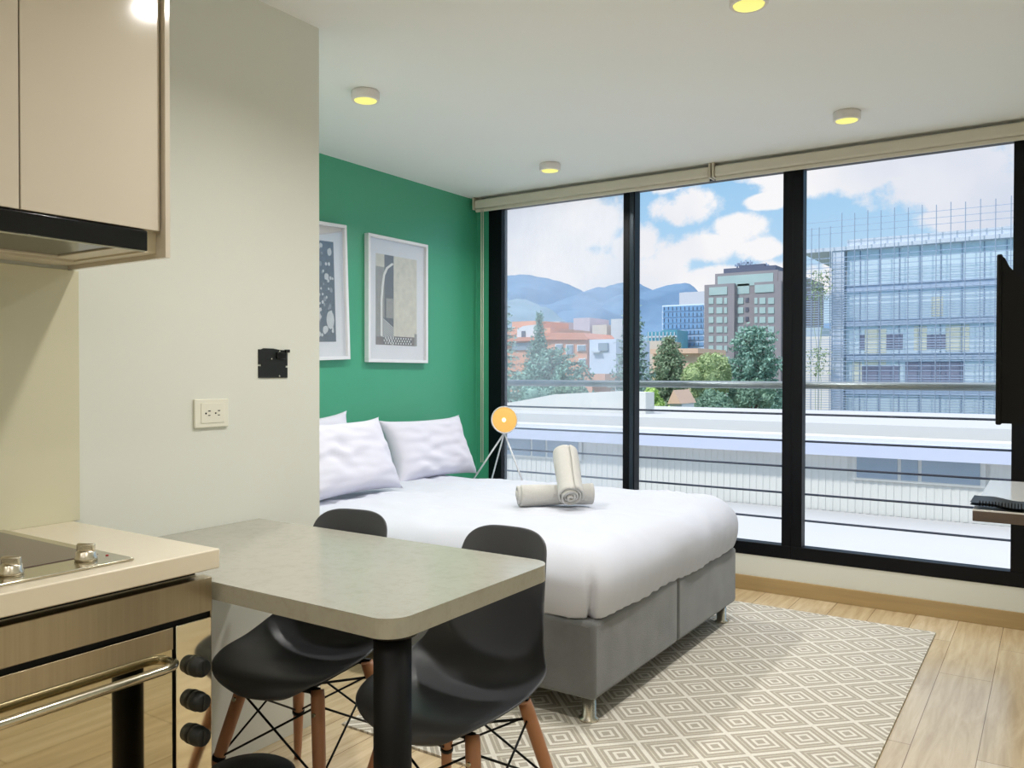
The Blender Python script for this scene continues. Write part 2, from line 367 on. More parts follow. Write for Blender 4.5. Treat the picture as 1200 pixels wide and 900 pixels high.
MT['base_wood'] = mat('oak_skirting', S(176, 150, 106), 0.4, noise_amt=0.18, noise_scale=3, noise_stretch=(1, 10, 14))
b = MB(); b.box(XG, XR, YW-0.012, YW, 0, 0.082, bev=0.002); struct('baseboard_window', b, 'base_wood')

# windows: three black-framed panes
def window(n, x0, x1, fl, fr, g, extra=None):
    e = bpy.data.objects.new('window_%d' % n, None); C.objects.link(e); e.location = ((x0+x1)/2, YW, ZS); e['kind'] = 'structure'; WL[e.name] = Vector(e.location)
    f = MB(); ya, yb_ = YW-0.004, YW+0.07
    f.box(x0, x0+fl, ya, yb_, 0.2722, ZT-0.0302, bev=0.001); f.box(x1-fr, x1, ya, yb_, 0.2722, ZT-0.0302, bev=0.001)
    f.box(x0, x1, ya, yb_, ZS, 0.272, bev=0.003); f.box(x0, x1, ya, yb_, ZT-0.03, ZT, bev=0.003)
    fo = obj('window_frame', f, 'black_frame', e)
    p = MB(); p.box(x0+fl-0.005, x1-fr+0.005, YW+0.035, YW+0.041, 0.27, ZT-0.028); obj('glass_pane', p, g, e)
    if extra:
        h = MB(); h.box(*extra, bev=0.004); obj('sliding_stile', h, 'stile', e)
    return e
MT['stile'] = mat('dark_slate_aluminium', S(44, 56, 66), 0.3, 0.4, noise_amt=0.05)
window(1, XL, -2.185, 0.105, 0.036, 'pane_milky')
window(2, -2.185, -1.20, 0.042, 0.052, 'pane', (-2.176, -2.148, YW-0.010, YW-0.003, 0.275, ZT-0.03))
window(3, -1.20, XE, 0.056, 0.108, 'pane')

# railing outside the window
r = thing('balcony_railing', 'steel balcony railing with round handrail and thin wires outside the glass', 'railing', (-1.7, 5.0, -0.05))
b = MB(); b.cyl((-4.6, 5, 1.155), (1.4, 5, 1.155), 0.022, n=16); obj('handrail', b, 'rail_steel', r)
for z in (0.982, 0.823, 0.668, 0.509, 0.352, 0.195):
    b = MB(); b.cyl((-4.6, 5, z), (1.4, 5, z), 0.0065, n=8); obj('rail', b, 'rail_dark', r)
for x in (-4.6, 1.4):
    b = MB(); b.box(x-0.02, x+0.02, 4.98, 5.02, -0.05, 1.15, bev=0.003); obj('post', b, 'rail_steel', r)
b = MB(); b.box(-4.8, 1.6, 4.72, 5.1, -0.2, -0.05); o = struct('balcony_ledge', b, 'white_wall')

# roller blinds, rolled up under the ceiling
def blind(x0, x1, label):
    t = thing('roller_blind', label, 'blind', ((x0+x1)/2, 4.54, 2.325), 'rolled up cream roller blinds')
    b = MB(); b.box(x0+0.012, x1-0.012, 4.505, 4.575, 2.340, 2.400, bev=0.012, seg=3); obj('fabric_roll', b, 'blind', t)
    b = MB(); b.box(x0+0.014, x1-0.014, 4.518, 4.532, 2.318, 2.338, bev=0.004); obj('bottom_bar', b, 'blind', t)
    for x in (x0, x1-0.012):
        b = MB(); b.box(x, x+0.012, 4.50, 4.58, 2.334, 2.419-0.001, bev=0.002); obj('bracket', b, 'bracket', t)
    return t
MT['bracket'] = mat('bracket_plastic', S(200, 190, 170), 0.5)
xj = at(836, 205, 4.54).x
bl = blind(-3.305, xj-0.004, 'cream roller blind rolled up over the two left panes')
b = MB(); b.tube([(-3.237, 4.51, 2.33), (-3.237, 4.51, 0.62)], 0.0035, n=6); b.tube([(-3.222, 4.512, 2.33), (-3.222, 4.512, 0.62)], 0.0035, n=6); obj('pull_chain', b, 'blind', bl)
blind(xj+0.004, 0.40, 'cream roller blind rolled up over the right pane')

# ceiling lamps
def lamp(x, y, label, p=LAMP_POWER):
    t = thing('ceiling_spotlight', label, 'ceiling light', (x, y, H-0.04), 'round surface ceiling lights')
    b = MB(); b.lathe([(0.0, H), (0.056, H), (0.060, H-0.004), (0.060, H-0.036), (0.057, H-0.040), (0.050, H-0.040), (0.048, H-0.034)], (x, y, 0), 40); obj('housing', b, 'spot_body', t)
    b = MB(); b.lathe([(0.049, H-0.034), (0.046, H-0.041), (0.030, H-0.044), (0.0, H-0.045)], (x, y, 0), 32); obj('diffuser', b, 'spot_glow', t)
    ld = bpy.data.lights.new('spotlight_bulb', 'AREA'); ld.shape = 'DISK'; ld.size = 0.085; ld.energy = p; ld.color = (1.0, 0.97, 0.92); ld.spread = math.radians(150)
    lo = bpy.data.objects.new('spotlight_bulb', ld); C.objects.link(lo); lo.parent = t; lo.location = (0, 0, -0.008)
lamp(-2.45, 2.57, 'round ceiling light near the white wall corner')
lamp(-2.41, 4.03, 'round ceiling light close to the green wall and window')
lamp(-0.80, 3.98, 'round ceiling light above the right window pane')
lamp(-0.81, 2.57, 'round ceiling light cut off by the top edge of the photo')
lamp(-1.08, 1.54, 'round ceiling light mirrored in the cabinet door')
for x, y, w_ in ((0.05, 0.2, 'right above the camera'), (-1.0, -0.2, 'over the kitchen worktop behind the camera'), (-0.2, -1.4, 'by the right wall at the back of the room'), (-1.5, -1.4, 'by the worktop end at the back of the room')):  # unseen ceiling lights added to brighten the interior
    lamp(x, y, 'unseen ceiling light added to brighten the room, '+w_, ADDED_LAMP_POWER)

# ------------------------------------------------------------------ bed
BX0, BX1, BY0, BY1 = -3.30, -1.300, 2.476, 3.974
bed = thing('bed', 'double bed with grey velour base on short chrome legs', 'bed', (-2.3, 3.22, 0))
b = MB(); b.box(BX0, BX1, BY0, (BY0+BY1)/2-0.002, 0.098, 0.368, bev=0.018, seg=3); b.box(BX0, BX1, (BY0+BY1)/2+0.002, BY1, 0.098, 0.368, bev=0.018, seg=3)
obj('base', b, 'grey_fabric', bed)
b = MB(); b.box(BX0+0.01, BX1-0.03, BY0+0.03, BY1-0.03, 0.368, 0.565, bev=0.05, seg=4); obj('mattress', b, 'linen', bed)
for x in (-1.352, -3.2):
    for y in (2.535, 3.905):
        b = MB(); b.lathe([(0, 0.0), (0.036, 0.0), (0.036, 0.007), (0.025, 0.011), (0.024, 0.0893), (0, 0.0893)], (x, y, 0.0085), 24); obj('leg', b, 'chrome', bed)

def fbm(p, s=1.0): return noise.noise(Vector(p)*s)
def duvet():
    b = MB(); TX0, TX1, TY0, TY1, ZT_ = -3.14, -1.400, 2.582, 3.880, 0.616
    rows = []
    OV = 0.36; nU = 150; nV = 130
    us = [TX0 + (TX1+OV-TX0)*i/nU for i in range(nU+1)]
    vs = [TY0-OV + (TY1-TY0+2*OV)*j/nV for j in range(nV+1)]
    for x in us:
        row = []
        for y in vs:
            cx, cy = min(x, TX1), min(max(y, TY0), TY1)
            dx, dy = x-cx, y-cy; ax, ay = abs(dx), abs(dy)
            d = (ax**3+ay**3)**(1/3) if (ax or ay) else 0
            dr = Vector((dx, dy, 0)); dr = dr.normalized() if dr.length > 1e-6 else Vector((0, 0, 0))
            # arc over the edge, then down
            R = 0.105
            a = min(d/R, PI/2)
            outw = R*math.sin(a); drop = R*(1-math.cos(a)) + max(0, d-R*PI/2)*1.0
            t = max(0, min(1, drop/0.27))
            # padding bulge and tuck
            outw += 0.030*math.sin(PI*min(1, t))*(1 if d else 0) - 0.02*t*t
            s_ = cx*1.0 + cy*1.7 + math.atan2(dy, dx)*0.12 if d else 0
            pl = 0.004*t*t*math.sin(s_*46+7*fbm((cx, cy, 0), 3)) + 0.022*t*fbm((cx, cy, 2), 3.1)
            # one deep fold at the near foot corner
            ang = math.atan2(dy, dx) if d else 0
            if d and x > TX1 and y < TY0: pl -= 0.045*t*math.exp(-((ang+0.85)/0.09)**2)
            outw += pl
            z = ZT_ - drop
            zz = 0.024*fbm((x, y, 0.3), 2.3) + 0.012*fbm((x*1.0+y*0.5, y*1.6, 4), 6) 
            # diagonal creases on the top
            f = math.exp(-((y-3.43-0.30*(x+2.2)+0.03*math.sin(6*x))/0.018)**2)*math.exp(-((x+2.3)/0.45)**2)
            zz -= 0.010*f
            for (fx, fy, sx, sy, sl, am) in ((-2.1, 2.95, 0.35, 0.02, 0.25, 0.008), (-1.9, 3.75, 0.4, 0.02, -0.1, 0.007), (-2.85, 2.72, 0.2, 0.012, 0.7, 0.012), (-2.7, 3.1, 0.30, 0.014, 0.5, 0.012), (-2.62, 3.2, 0.26, 0.012, 0.45, 0.01), (-2.75, 3.75, 0.35, 0.013, -0.15, 0.010), (-2.55, 3.9, 0.28, 0.014, -0.25, 0.010), (-1.62, 3.93, 0.16, 0.013, -0.9, 0.012), (-1.58, 3.82, 0.14, 0.012, -0.9, 0.010)):
                zz += am*math.exp(-((y-fy-sl*(x-fx))/sy)**2)*math.exp(-((x-fx)/sx)**2)
            if x > -1.8: zz -= 0.012*((x+1.8)/0.35)**2*0.6
            z += zz*(1-0.7*t)
            hem = ZT_-0.262 + 0.05*fbm((cx, cy, 9), 1.9)
            z = max(z, hem) if d else z
            p = Vector((cx, cy, 0)) + dr*outw; row.append((p.x, p.y, z))
        rows.append(row)
    b.grid(rows)
    o = single('duvet', b, 'linen', 'white duvet spread over the bed and hanging down its sides', 'duvet')
    mod(o, 'SOLIDIFY', thickness=0.012, offset=-1)
    return o
duvet()

def pillow(label, cx, cy, cz, wd, ht, th, lean, yawr, seed, rollr=0.0):
    b = MB(); n = 36; rows_t = []
    def P(u, v, s):
        k = 1-0.10*(1-u*u)*abs(v)**3 ; k2 = 1-0.10*(1-v*v)*abs(u)**3
        x = u*wd/2*k2*(1+0.03*abs(v)**6); y = v*ht/2*k*(1+0.04*abs(u)**6)
        e = max(0, (1-u**4)*(1-v**4))**0.55
        z = s*th/2*e*(1+0.12*noise.noise(Vector((u*1.6+seed, v*1.6, s))))
        z += 0.010*noise.noise(Vector((u*3+seed, v*5, 2.0*s)))*e + 0.006*math.sin((u*0.9+v*0.8)*13+seed+3*noise.noise(Vector((u, v, seed))))*e*max(0, noise.noise(Vector((u*1.5, v*1.5, seed+5))))*2.4
        return (x, y, z)
    for s in (1, -1):
        b.grid([[P(-1+2*i/n, -1+2*j/n, s) for j in range(n+1)] for i in range(n+1)])
    bmesh.ops.remove_doubles(b.bm, verts=b.bm.verts, dist=1e-5)
    # local: x width, y height, z thickness -> stands against the wall (normal +X), leaning back
    Mx = Matrix.Translation((cx, cy, cz)) @ Matrix.Rotation(yawr, 4, 'Z') @ Matrix.Rotation(-lean, 4, 'Y') @ Matrix.Rotation(PI/2, 4, 'Z') @ Matrix.Rotation(PI/2, 4, 'X') @ Matrix.Rotation(rollr, 4, 'Z')
    for v in b.bm.verts: v.co = Mx @ v.co
    return single('pillow', b, 'pillow', label, 'pillow', 'white bed pillows')
pillow('white pillow on the window side of the bed', -3.10, 3.80, 0.775, 0.74, 0.38, 0.16, 0.38, 0.0, 1.0)
pillow('front white pillow next to the white wall corner', -2.90, 2.89, 0.805, 0.70, 0.39, 0.16, 0.42, 0.05, 4.0)
pillow('white pillow behind the front one with only its corner showing', -3.17, 2.90, 0.80, 0.66, 0.40, 0.12, 0.22, 0.0, 9.0, rollr=0.05)

# rolled towels
def towel(name_label, p0, p1, r, seed):
    b = MB(); p0, p1 = Vector(p0), Vector(p1); L_ = (p1-p0).length; d = (p1-p0).normalized()
    a = d.cross(Vector((0, 0, 1))).normalized(); c = a.cross(d)
    turns = 4.2; n = 130; m = 26; rows = []
    for j in range(m+1):
        s = j/m; row = []
        for i in range(n+1):
            th = turns*2*PI*i/n; rr = r*(0.10+0.90*(i/n)) * (1+0.03*noise.noise(Vector((s*4, math.cos(th), math.sin(th)+seed))))
            rr *= 1 + 0.05*math.sin(s*PI*2+seed) * (i/n)
            ends = -0.012*(1-i/n)*(1 if j == 0 else (-1 if j == m else 0))
            row.append(p0 + d*(s*L_ + ends + 0.006*math.sin(th*0.5+seed)) + (a*math.cos(th)+c*math.sin(th))*rr)
        rows.append(row)
    b.grid(rows); o = single('rolled_towel', b, 'terry', name_label, 'towel', 'rolled white towels on the bed')
    mod(o, 'SOLIDIFY', thickness=0.009, offset=0)
    return o
tz = 0.622
towel('white rolled towel lying flat on the bed', Vector((-2.005, 3.086, tz+0.050)), Vector((-1.764, 3.317, tz+0.050)), 0.047, 1.0)
towel('white rolled towel propped up across the flat one with its spiral end in front', Vector((-1.760, 3.125, tz+0.062)), Vector((-1.895, 3.307, tz+0.226)), 0.058, 3.0)

# ------------------------------------------------------------------ nightstand and lamp beyond the bed
ns = thing('nightstand', 'low white nightstand between the bed and the window', 'nightstand', (-3.0, 4.36, 0))
b = MB(); b.box(-3.32, -2.74, 4.20, 4.54, 0.10, 0.46, bev=0.006); obj('body', b, 'white_satin', ns)
b = MB(); b.box(-2.742, -2.728, 4.215, 4.525, 0.13, 0.43, bev=0.004); dr = obj('drawer', b, 'white_satin', ns)
b = MB(); b.cyl((-2.728, 4.355, 0.30), (-2.708, 4.355, 0.30), 0.012); obj('knob', b, 'chrome', dr)
for x in (-3.28, -2.78):
    for y in (4.23, 4.51):
        b = MB(); b.cyl((x, y, 0), (x, y, 0.105), 0.012, 0.018); obj('leg', b, 'leg_wood', ns)
LH = at(591, 492, 4.33)
tl = thing('tripod_lamp', 'small white tripod lamp with a round glowing head beside the window', 'lamp', (LH.x, 4.36, 0.46))
hd = Vector((0.30, -0.90, -0.06)).normalized()     # the head faces the room
b = MB(); c0 = LH - hd*0.02
def disc_lathe(b, c, axis, prof, n=40):
    a = axis.orthogonal().normalized(); q = axis.cross(a); rings = []
    for r_, h in prof:
        rings.append([c+axis*h+(a*math.cos(2*PI*k/n)+q*math.sin(2*PI*k/n))*max(r_, 1e-4) for k in range(n)])
    b.grid(rings, closed=True)
disc_lathe(b, c0, hd, [(0.0, -0.06), (0.03, -0.06), (0.055, -0.045), (0.082, -0.005), (0.088, 0.022), (0.084, 0.024), (0.080, 0.012)]); obj('lamp_shade', b, 'white_satin', tl)
b = MB(); disc_lathe(b, c0, hd, [(0.081, 0.012), (0.075, 0.020), (0.05, 0.027), (0.0, 0.030)]); dfo = obj('diffuser', b, 'lamp_glow', tl)
b = MB(); disc_lathe(b, c0+hd*0.028, hd, [(0.014, 0.0), (0.012, 0.008), (0.0, 0.011)]); obj('bulb_cap', b, mat('hot_bulb', S(255, 240, 190), emit=S(255, 244, 200), emit_s=1.3), dfo)
hub = LH + Vector((-0.02, 0.03, -0.085))
for fx, fy in ((-0.20, -0.06), (-0.16, 0.10), (0.14, 0.0)):
    b = MB(); b.cyl(hub, (hub.x+fx*1.25, 4.36+fy*1.2, 0.462), 0.0055, n=10); obj('leg', b, 'white_satin', tl)
b = MB(); b.cyl(hub+Vector((0, 0, -0.012)), hub+Vector((0, 0, 0.014)), 0.012, n=14); b.cyl(hub, c0-hd*0.05, 0.006, n=8); obj('joint', b, 'white_satin', tl)

# ------------------------------------------------------------------ pictures on the green wall
def ring(b, y0, y1, z0, z1, wdt, x0, x1, bev=0.002):
    b.box(x0, x1, y0, y1, z1-wdt, z1, bev); b.box(x0, x1, y0, y1, z0, z0+wdt, bev)
    b.box(x0, x1, y0, y0+wdt, z0+wdt, z1-wdt, bev); b.box(x0, x1, y1-wdt, y1, z0+wdt, z1-wdt, bev)
def pm(name, c, na=0.25, ns_=30): return mat(name, S(*c), 0.7, noise_amt=na, noise_scale=ns_)
def picture(label, y0, y1, z0, z1, draw):
    x = XG; t = thing('framed_picture', label, 'picture', (x, (y0+y1)/2, z0))
    b = MB(); ring(b, y0, y1, z0, z1, 0.018, x+0.002, x+0.036); obj('frame', b, 'white_satin', t)
    b = MB(); b.box(x+0.004, x+0.012, y0+0.012, y1-0.012, z0+0.012, z1-0.012); obj('mat_board', b, 'mat_board', t)
    draw(t, x+0.0125, y0, y1, z0, z1)
    b = MB(); b.box(x+0.024, x+0.026, y0+0.012, y1-0.012, z0+0.012, z1-0.012); obj('glass', b, 'pic_glass', t)
    return t
def art_stairs(t, x, y0, y1, z0, z1):
    a0, a1, c0_, c1 = y0+0.085, y1-0.085, z0+0.105, z1-0.105
    ms = [pm('photo_pale_reflection', (214, 208, 190)), pm('photo_grey', (150, 144, 132)), pm('photo_dark', (92, 86, 80)), pm('photo_brown', (120, 104, 92)), pm('photo_white', (232, 230, 224), 0.03), pm('photo_black', (40, 38, 38))]
    b = MB(); W = a1-a0; Hh = c1-c0_
    def R(u0, u1, v0, v1, mi, e): b.mi = mi; b.box(x, x+0.0006+e*0.0004, a0+u0*W, a0+u1*W, c0_+v0*Hh, c0_+v1*Hh)
    R(0, 1, 0, 1, 0, 0); R(0, .20, 0, .86, 1, 1); R(.20, .42, .0, 1, 2, 1); R(.24, .42, .30, .52, 1, 2); R(0, .28, 0, .09, 3, 2); R(.30, 1, 0, .10, 3, 2); R(.94, 1, 0, .14, 1, 3)  # pale right part puts the window's reflection into the print
    b.mi = 4
    pts = [(.13, .10), (.13, .5), (.155, .66), (.19, .78), (.26, .86), (.40, .92)]
    for i in range(len(pts)-1):
        (u0, v0), (u1, v1) = pts[i], pts[i+1]; wv = 0.022
        b.prism([(a0+(u0-wv)*W, c0_+v0*Hh), (a0+(u0+wv)*W, c0_+(v0-0.012)*Hh), (a0+(u1+wv)*W, c0_+(v1-0.012)*Hh), (a0+(u1-wv)*W, c0_+v1*Hh)], x, x+0.0022, 'yz')
    for i in range(9):       # hatched floor
        for mi, off in ((4, 0), (5, 0.5)):
            b.mi = mi; q0 = .09+(i+off)*.024
            b.prism([(a0+.17*W, c0_+(q0)*Hh), (a0+.42*W, c0_+(q0-.10)*Hh), (a0+.42*W, c0_+(q0-.089)*Hh), (a0+.17*W, c0_+(q0+.011)*Hh)], x, x+0.0018, 'yz')
    for i in range(22):
        for k in range(3):
            b.mi = 4 if (i+k) % 2 else 5
            R(.18+i*.031, .18+(i+.8)*.031, .012+k*.028, .03+k*.028, b.mi, 5)
    obj('print', b, ms, t)
def art_dots(t, x, y0, y1, z0, z1):
    a0, a1, c0_, c1 = y0+0.085, y1-0.085, z0+0.10, z1-0.10
    ms = [pm('photo_charcoal', (84, 84, 86), 0.5, 24), pm('photo_light', (205, 205, 205), 0.2), pm('photo_mid', (140, 140, 142), 0.3)]
    b = MB(); b.mi = 0; b.box(x, x+0.0006, a0, a1, c0_, c1)
    rnd = random.Random(5)
    for i in range(150):
        r_ = rnd.choice((0.006, 0.008, 0.011, 0.016)); y = rnd.uniform(a0+r_, a1-r_); z = rnd.uniform(c0_+r_*2, c1-r_*2); b.mi = rnd.choice((1, 1, 2))
        b.prism([(y+r_*math.cos(k*PI/5), z+r_*rnd.uniform(1.0, 1.5)*math.sin(k*PI/5)) for k in range(10)], x, x+0.0008+i*0.00001, 'yz')
    b.mi = 1; b.prism([(a1-0.04+0.028*math.cos(k*PI/8), c0_+0.12+0.05*math.sin(k*PI/8)) for k in range(16)], x, x+0.0026, 'yz')
    obj('print', b, ms, t)
picture('white framed photo of a stairway hanging nearer the window', 3.49, 4.03, 1.287, 2.034, art_stairs)
p1_ = picture('white framed dark speckled photo half hidden by the white wall', 2.80, 3.345, 1.290, 2.040, art_dots)
p1_.rotation_euler = (math.radians(2.2), 0, 0)

# ------------------------------------------------------------------ kitchen
YC = 1.145; XC = -1.528; ZC = 0.835; Y0K = -1.6
b = MB(); b.box(XP+0.001, XP+0.013, Y0K, 1.162, ZC, 1.487, bev=0.001); single('backsplash', b, 'splash', 'smooth beige backsplash panel behind the cooktop', 'backsplash')
b = MB(); b.box(XP, XC, Y0K, YC, ZC-0.043, ZC, bev=0.003); single('worktop', b, 'counter', 'cream quartz worktop over the oven', 'worktop')
cb = thing('base_cabinet', 'cream kitchen base cabinet housing the oven', 'cabinet', (-1.84, 0.2, 0))
b = MB(); b.box(XP+0.001, -1.590, Y0K, 1.128, 0.08, ZC-0.062); obj('body', b, 'cream', cb)
b = MB(); b.box(XP+0.05, -1.63, Y0K+0.02, 1.10, 0, 0.08); obj('plinth', b, 'black', cb)
b = MB(); b.box(-2.1, -1.58, Y0K, 1.118, ZC-0.060, ZC-0.044); obj('shadow_gap', b, 'black', cb)
ov = thing('built_in_oven', 'built-in steel oven with mirror door and three black knobs', 'oven', (-1.57, 0.76, 0.2))
OF = -1.553
b = MB(); b.box(-1.589, OF, 0.38, 1.143, 0.694, 0.770, bev=0.002); obj('top_fascia', b, 'steel', ov)
b = MB(); b.box(-1.589, OF-0.010, 0.38, 1.140, 0.20, 0.694); obj('housing', b, 'black', ov)
b = MB(); b.box(OF-0.009, OF+0.001, 0.40, 1.044, 0.215, 0.682, bev=0.002); dor = obj('door', b, 'mirror', ov)
b = MB(); b.box(OF+0.001, OF+0.003, 0.40, 1.044, 0.636, 0.682, bev=0.0008); obj('door_trim', b, 'steel', dor)
hp = [(OF+0.001, 1.036, 0.612), (OF+0.022, 1.034, 0.612), (OF+0.034, 1.022, 0.612), (OF+0.038, 1.0, 0.612), (OF+0.038, 0.72, 0.612), (OF+0.038, 0.44, 0.612), (OF+0.030, 0.418, 0.612), (OF+0.001, 0.41, 0.612)]
b = MB(); b.tube(hp, 0.0095, n=14); obj('door_handle', b, 'steel_smooth', dor)
b = MB(); b.box(OF-0.009, OF+0.001, 1.052, 1.140, 0.215, 0.682, bev=0.0015); cp = obj('control_panel', b, 'panel_steel', ov)
for z in (0.584, 0.509, 0.434):
    b = MB(); b.lathe([(0.0, 0.030), (0.0175, 0.030), (0.019, 0.028), (0.020, 0.014), (0.0215, 0.012), (0.0215, 0.0), (0.0, 0.0)], (OF+0.001, 1.098, z), 28, 'x')
    b.box(OF+0.0305, OF+0.0325, 1.096, 1.100, z-0.016, z+0.016); obj('knob', b, 'black_plastic', cp)
b = MB(); b.box(-1.588, OF-0.004, 1.1405, 1.1435, 0.20, 0.694); obj('side_trim', b, 'steel', ov)

ck = thing('cooktop', 'electric cooktop with dark glass and steel knobs set in the worktop', 'cooktop', (-1.85, 0.68, ZC))
b = MB(); b.box(-2.122, -1.575, 0.36, 0.973, ZC+0.0004, ZC+0.006, bev=0.002); obj('steel_frame', b, 'steel_smooth', ck)
b = MB(); b.box(-2.098, -1.665, 0.385, 0.948, ZC+0.0055, ZC+0.0075, bev=0.001); obj('glass_top', b, 'ceramic', ck)
for y in (0.905, 0.762, 0.62, 0.48):
    b = MB(); b.lathe([(0.0, 0.0), (0.021, 0.0), (0.022, 0.006), (0.019, 0.010), (0.0185, 0.018), (0.015, 0.021), (0, 0.021)], (-1.635, y, ZC+0.006), 28)
    b.box(-1.635-0.019, -1.635+0.019, y-0.0045, y+0.0045, ZC+0.022, ZC+0.040, bev=0.003, rz=0.5); obj('knob', b, 'chrome', ck)
b = MB(); b.lathe([(0, 0.0015), (0.003, 0.0015), (0.003, 0), (0, 0)], (-1.640, 0.952, ZC+0.006), 12); obj('indicator_light', b, mat('red_lamp', S(170, 40, 40)), ck)

wc = thing('wall_cabinet', 'glossy cream wall cabinet above the cooktop', 'cabinet', (-1.93, 0.2, 1.5))
b = MB(); b.box(XP, -1.752, Y0K, 1.108, 1.56, H-0.002); obj('body', b, 'cream', wc)
b = MB(); b.box(XP, -1.716, 1.1395, 1.1525, 1.488, H-0.002, bev=0.001); obj('side_panel', b, 'cream_gloss', wc)
b = MB(); b.box(XP, -1.752, 1.108, 1.139, 1.499, H-0.002); obj('filler_panel', b, 'cream', wc)
b = MB(); b.box(XP, -2.05, 0.3, 1.108, 1.497, 1.56); obj('rear_valance', b, 'cream', wc)
for y0, y1 in ((0.829, 1.136), (0.521, 0.826), (0.213, 0.518), (-0.40, 0.21)):
    b = MB(); b.box(-1.750, -1.731, y0, y1, 1.549, H-0.004, bev=0.0012); obj('door', b, 'cream_gloss', wc)
hd_ = thing('range_hood', 'slim black range hood under the wall cabinet', 'range hood', (-1.9, 0.75, 1.5))
b = MB(); b.box(-2.045, -1.745, 0.42, 1.105, 1.512, 1.548); obj('body', b, 'black', hd_)
b = MB(); b.box(-1.745, -1.733, 0.42, 1.106, 1.500, 1.546, bev=0.002); obj('front_panel', b, 'black_gloss', hd_)
b = MB(); b.box(-1.7355, -1.7325, 0.42, 1.098, 1.497, 1.500); obj('trim_strip', b, 'steel_smooth', hd_)
b = MB(); b.box(-2.045, -1.746, 1.052, 1.106, 1.503, 1.512); b.box(-2.045, -2.02, 0.42, 1.052, 1.503, 1.512); obj('underside_trim', b, 'cream', hd_)
b = MB(); b.box(-2.02, -1.746, 0.44, 1.052, 1.506, 1.5118); obj('filter', b, 'black_gloss', hd_)

# outlet and bare mounting plate on the white wall
ot = thing('wall_outlet', 'white double wall socket plate on the white wall', 'outlet', (XP, 1.568, 1.056))
b = MB(); b.box(XP, XP+0.010, 1.509, 1.629, 1.056, 1.143, bev=0.003, seg=3); obj('plate', b, 'plate', ot)
b = MB(); b.box(XP+0.010, XP+0.012, 1.530, 1.612, 1.070, 1.130, bev=0.0008); fp = obj('socket_face', b, 'plate', ot)
for yc in (1.556, 1.590):
    b = MB(); xx = XP+0.012
    b.box(xx, xx+0.0006, yc-0.002, yc+0.006, 1.105, 1.108); b.box(xx, xx+0.0006, yc-0.002, yc+0.005, 1.092, 1.0945)
    b.lathe([(0.0028, 0), (0.0028, 0.0006), (0, 0.0006)], (xx, yc-0.010, 1.0995), 12, 'x'); obj('socket', b, 'black', fp)
mp_ = thing('mounting_plate', 'bare black mounting plate screwed to the white wall above the outlet', 'wall plate', (XP, 1.81, 1.205))
b = MB(); ya, yb2, za, zb = 1.749, 1.868, 1.206, 1.302
b.prism([(ya, za), (yb2, za), (yb2, 1.240), (yb2-0.008, 1.240), (yb2-0.008, 1.246), (yb2, 1.246), (yb2, zb-0.004), (yb2-0.03, zb-0.004), (yb2-0.06, zb), (ya+0.02, zb), (ya+0.012, zb-0.004), (ya, zb-0.004), (ya, 1.250), (ya+0.012, 1.250), (ya+0.012, 1.244), (ya, 1.244)], XP, XP+0.004, 'yz')
obj('plate', b, 'black_plastic', mp_)
b = MB(); b.box(XP+0.004, XP+0.012, yb2-0.05, yb2-0.012, 1.268, 1.290, bev=0.002); b.box(XP, XP+0.010, yb2-0.010, yb2+0.006, zb-0.012, zb-0.002, bev=0.001); obj('connector', b, 'black_gloss', mp_)
for y, z in ((yb2-0.034, 1.212), (yb2-0.066, 1.268), (yb2-0.033, 1.293)):
    b = MB(); b.lathe([(0, 0.0052), (0.0028, 0.0048), (0.003, 0.004)], (XP, y, z), 12, 'x'); obj('screw', b, 'chrome', mp_)

# ------------------------------------------------------------------ table
tb = thing('dining_table', 'concrete-look breakfast table with rounded corners on one black leg', 'table', (-1.6, 1.45, 0))
b = MB(); tx0, tx1, ty0, ty1, rc = XP+0.001, -1.035, 1.158, 1.752, 0.055
poly = [(tx0, ty0)] + [(tx1-rc+rc*math.cos(a), ty0+rc+rc*math.sin(a)) for a in [(-90+i*9)*PI/180 for i in range(11)]] + [(tx1-rc+rc*math.cos(a), ty1-rc+rc*math.sin(a)) for a in [i*9*PI/180 for i in range(11)]] + [(tx0, ty1)]
b.prism(poly, 0.712, 0.752); bmesh.ops.bevel(b.bm, geom=[e for e in b.bm.edges if abs(e.verts[0].co.z-e.verts[1].co.z) < 1e-5], offset=0.002, segments=2, affect='EDGES')
obj('tabletop', b, 'concrete', tb)
b = MB(); b.cyl((-1.093, 1.222, 0.012), (-1.093, 1.222, 0.712), 0.038, n=40); obj('leg', b, 'black', tb)
b = MB(); b.lathe([(0, 0), (0.06, 0), (0.06, 0.006), (0.04, 0.012), (0, 0.012)], (-1.093, 1.222, 0), 32); obj('foot_flange', b, 'black', tb)
b = MB(); b.lathe([(0, 0.704), (0.05, 0.704), (0.05, 0.7119), (0, 0.7119)], (-1.093, 1.222, 0), 32); obj('top_flange', b, 'black', tb)

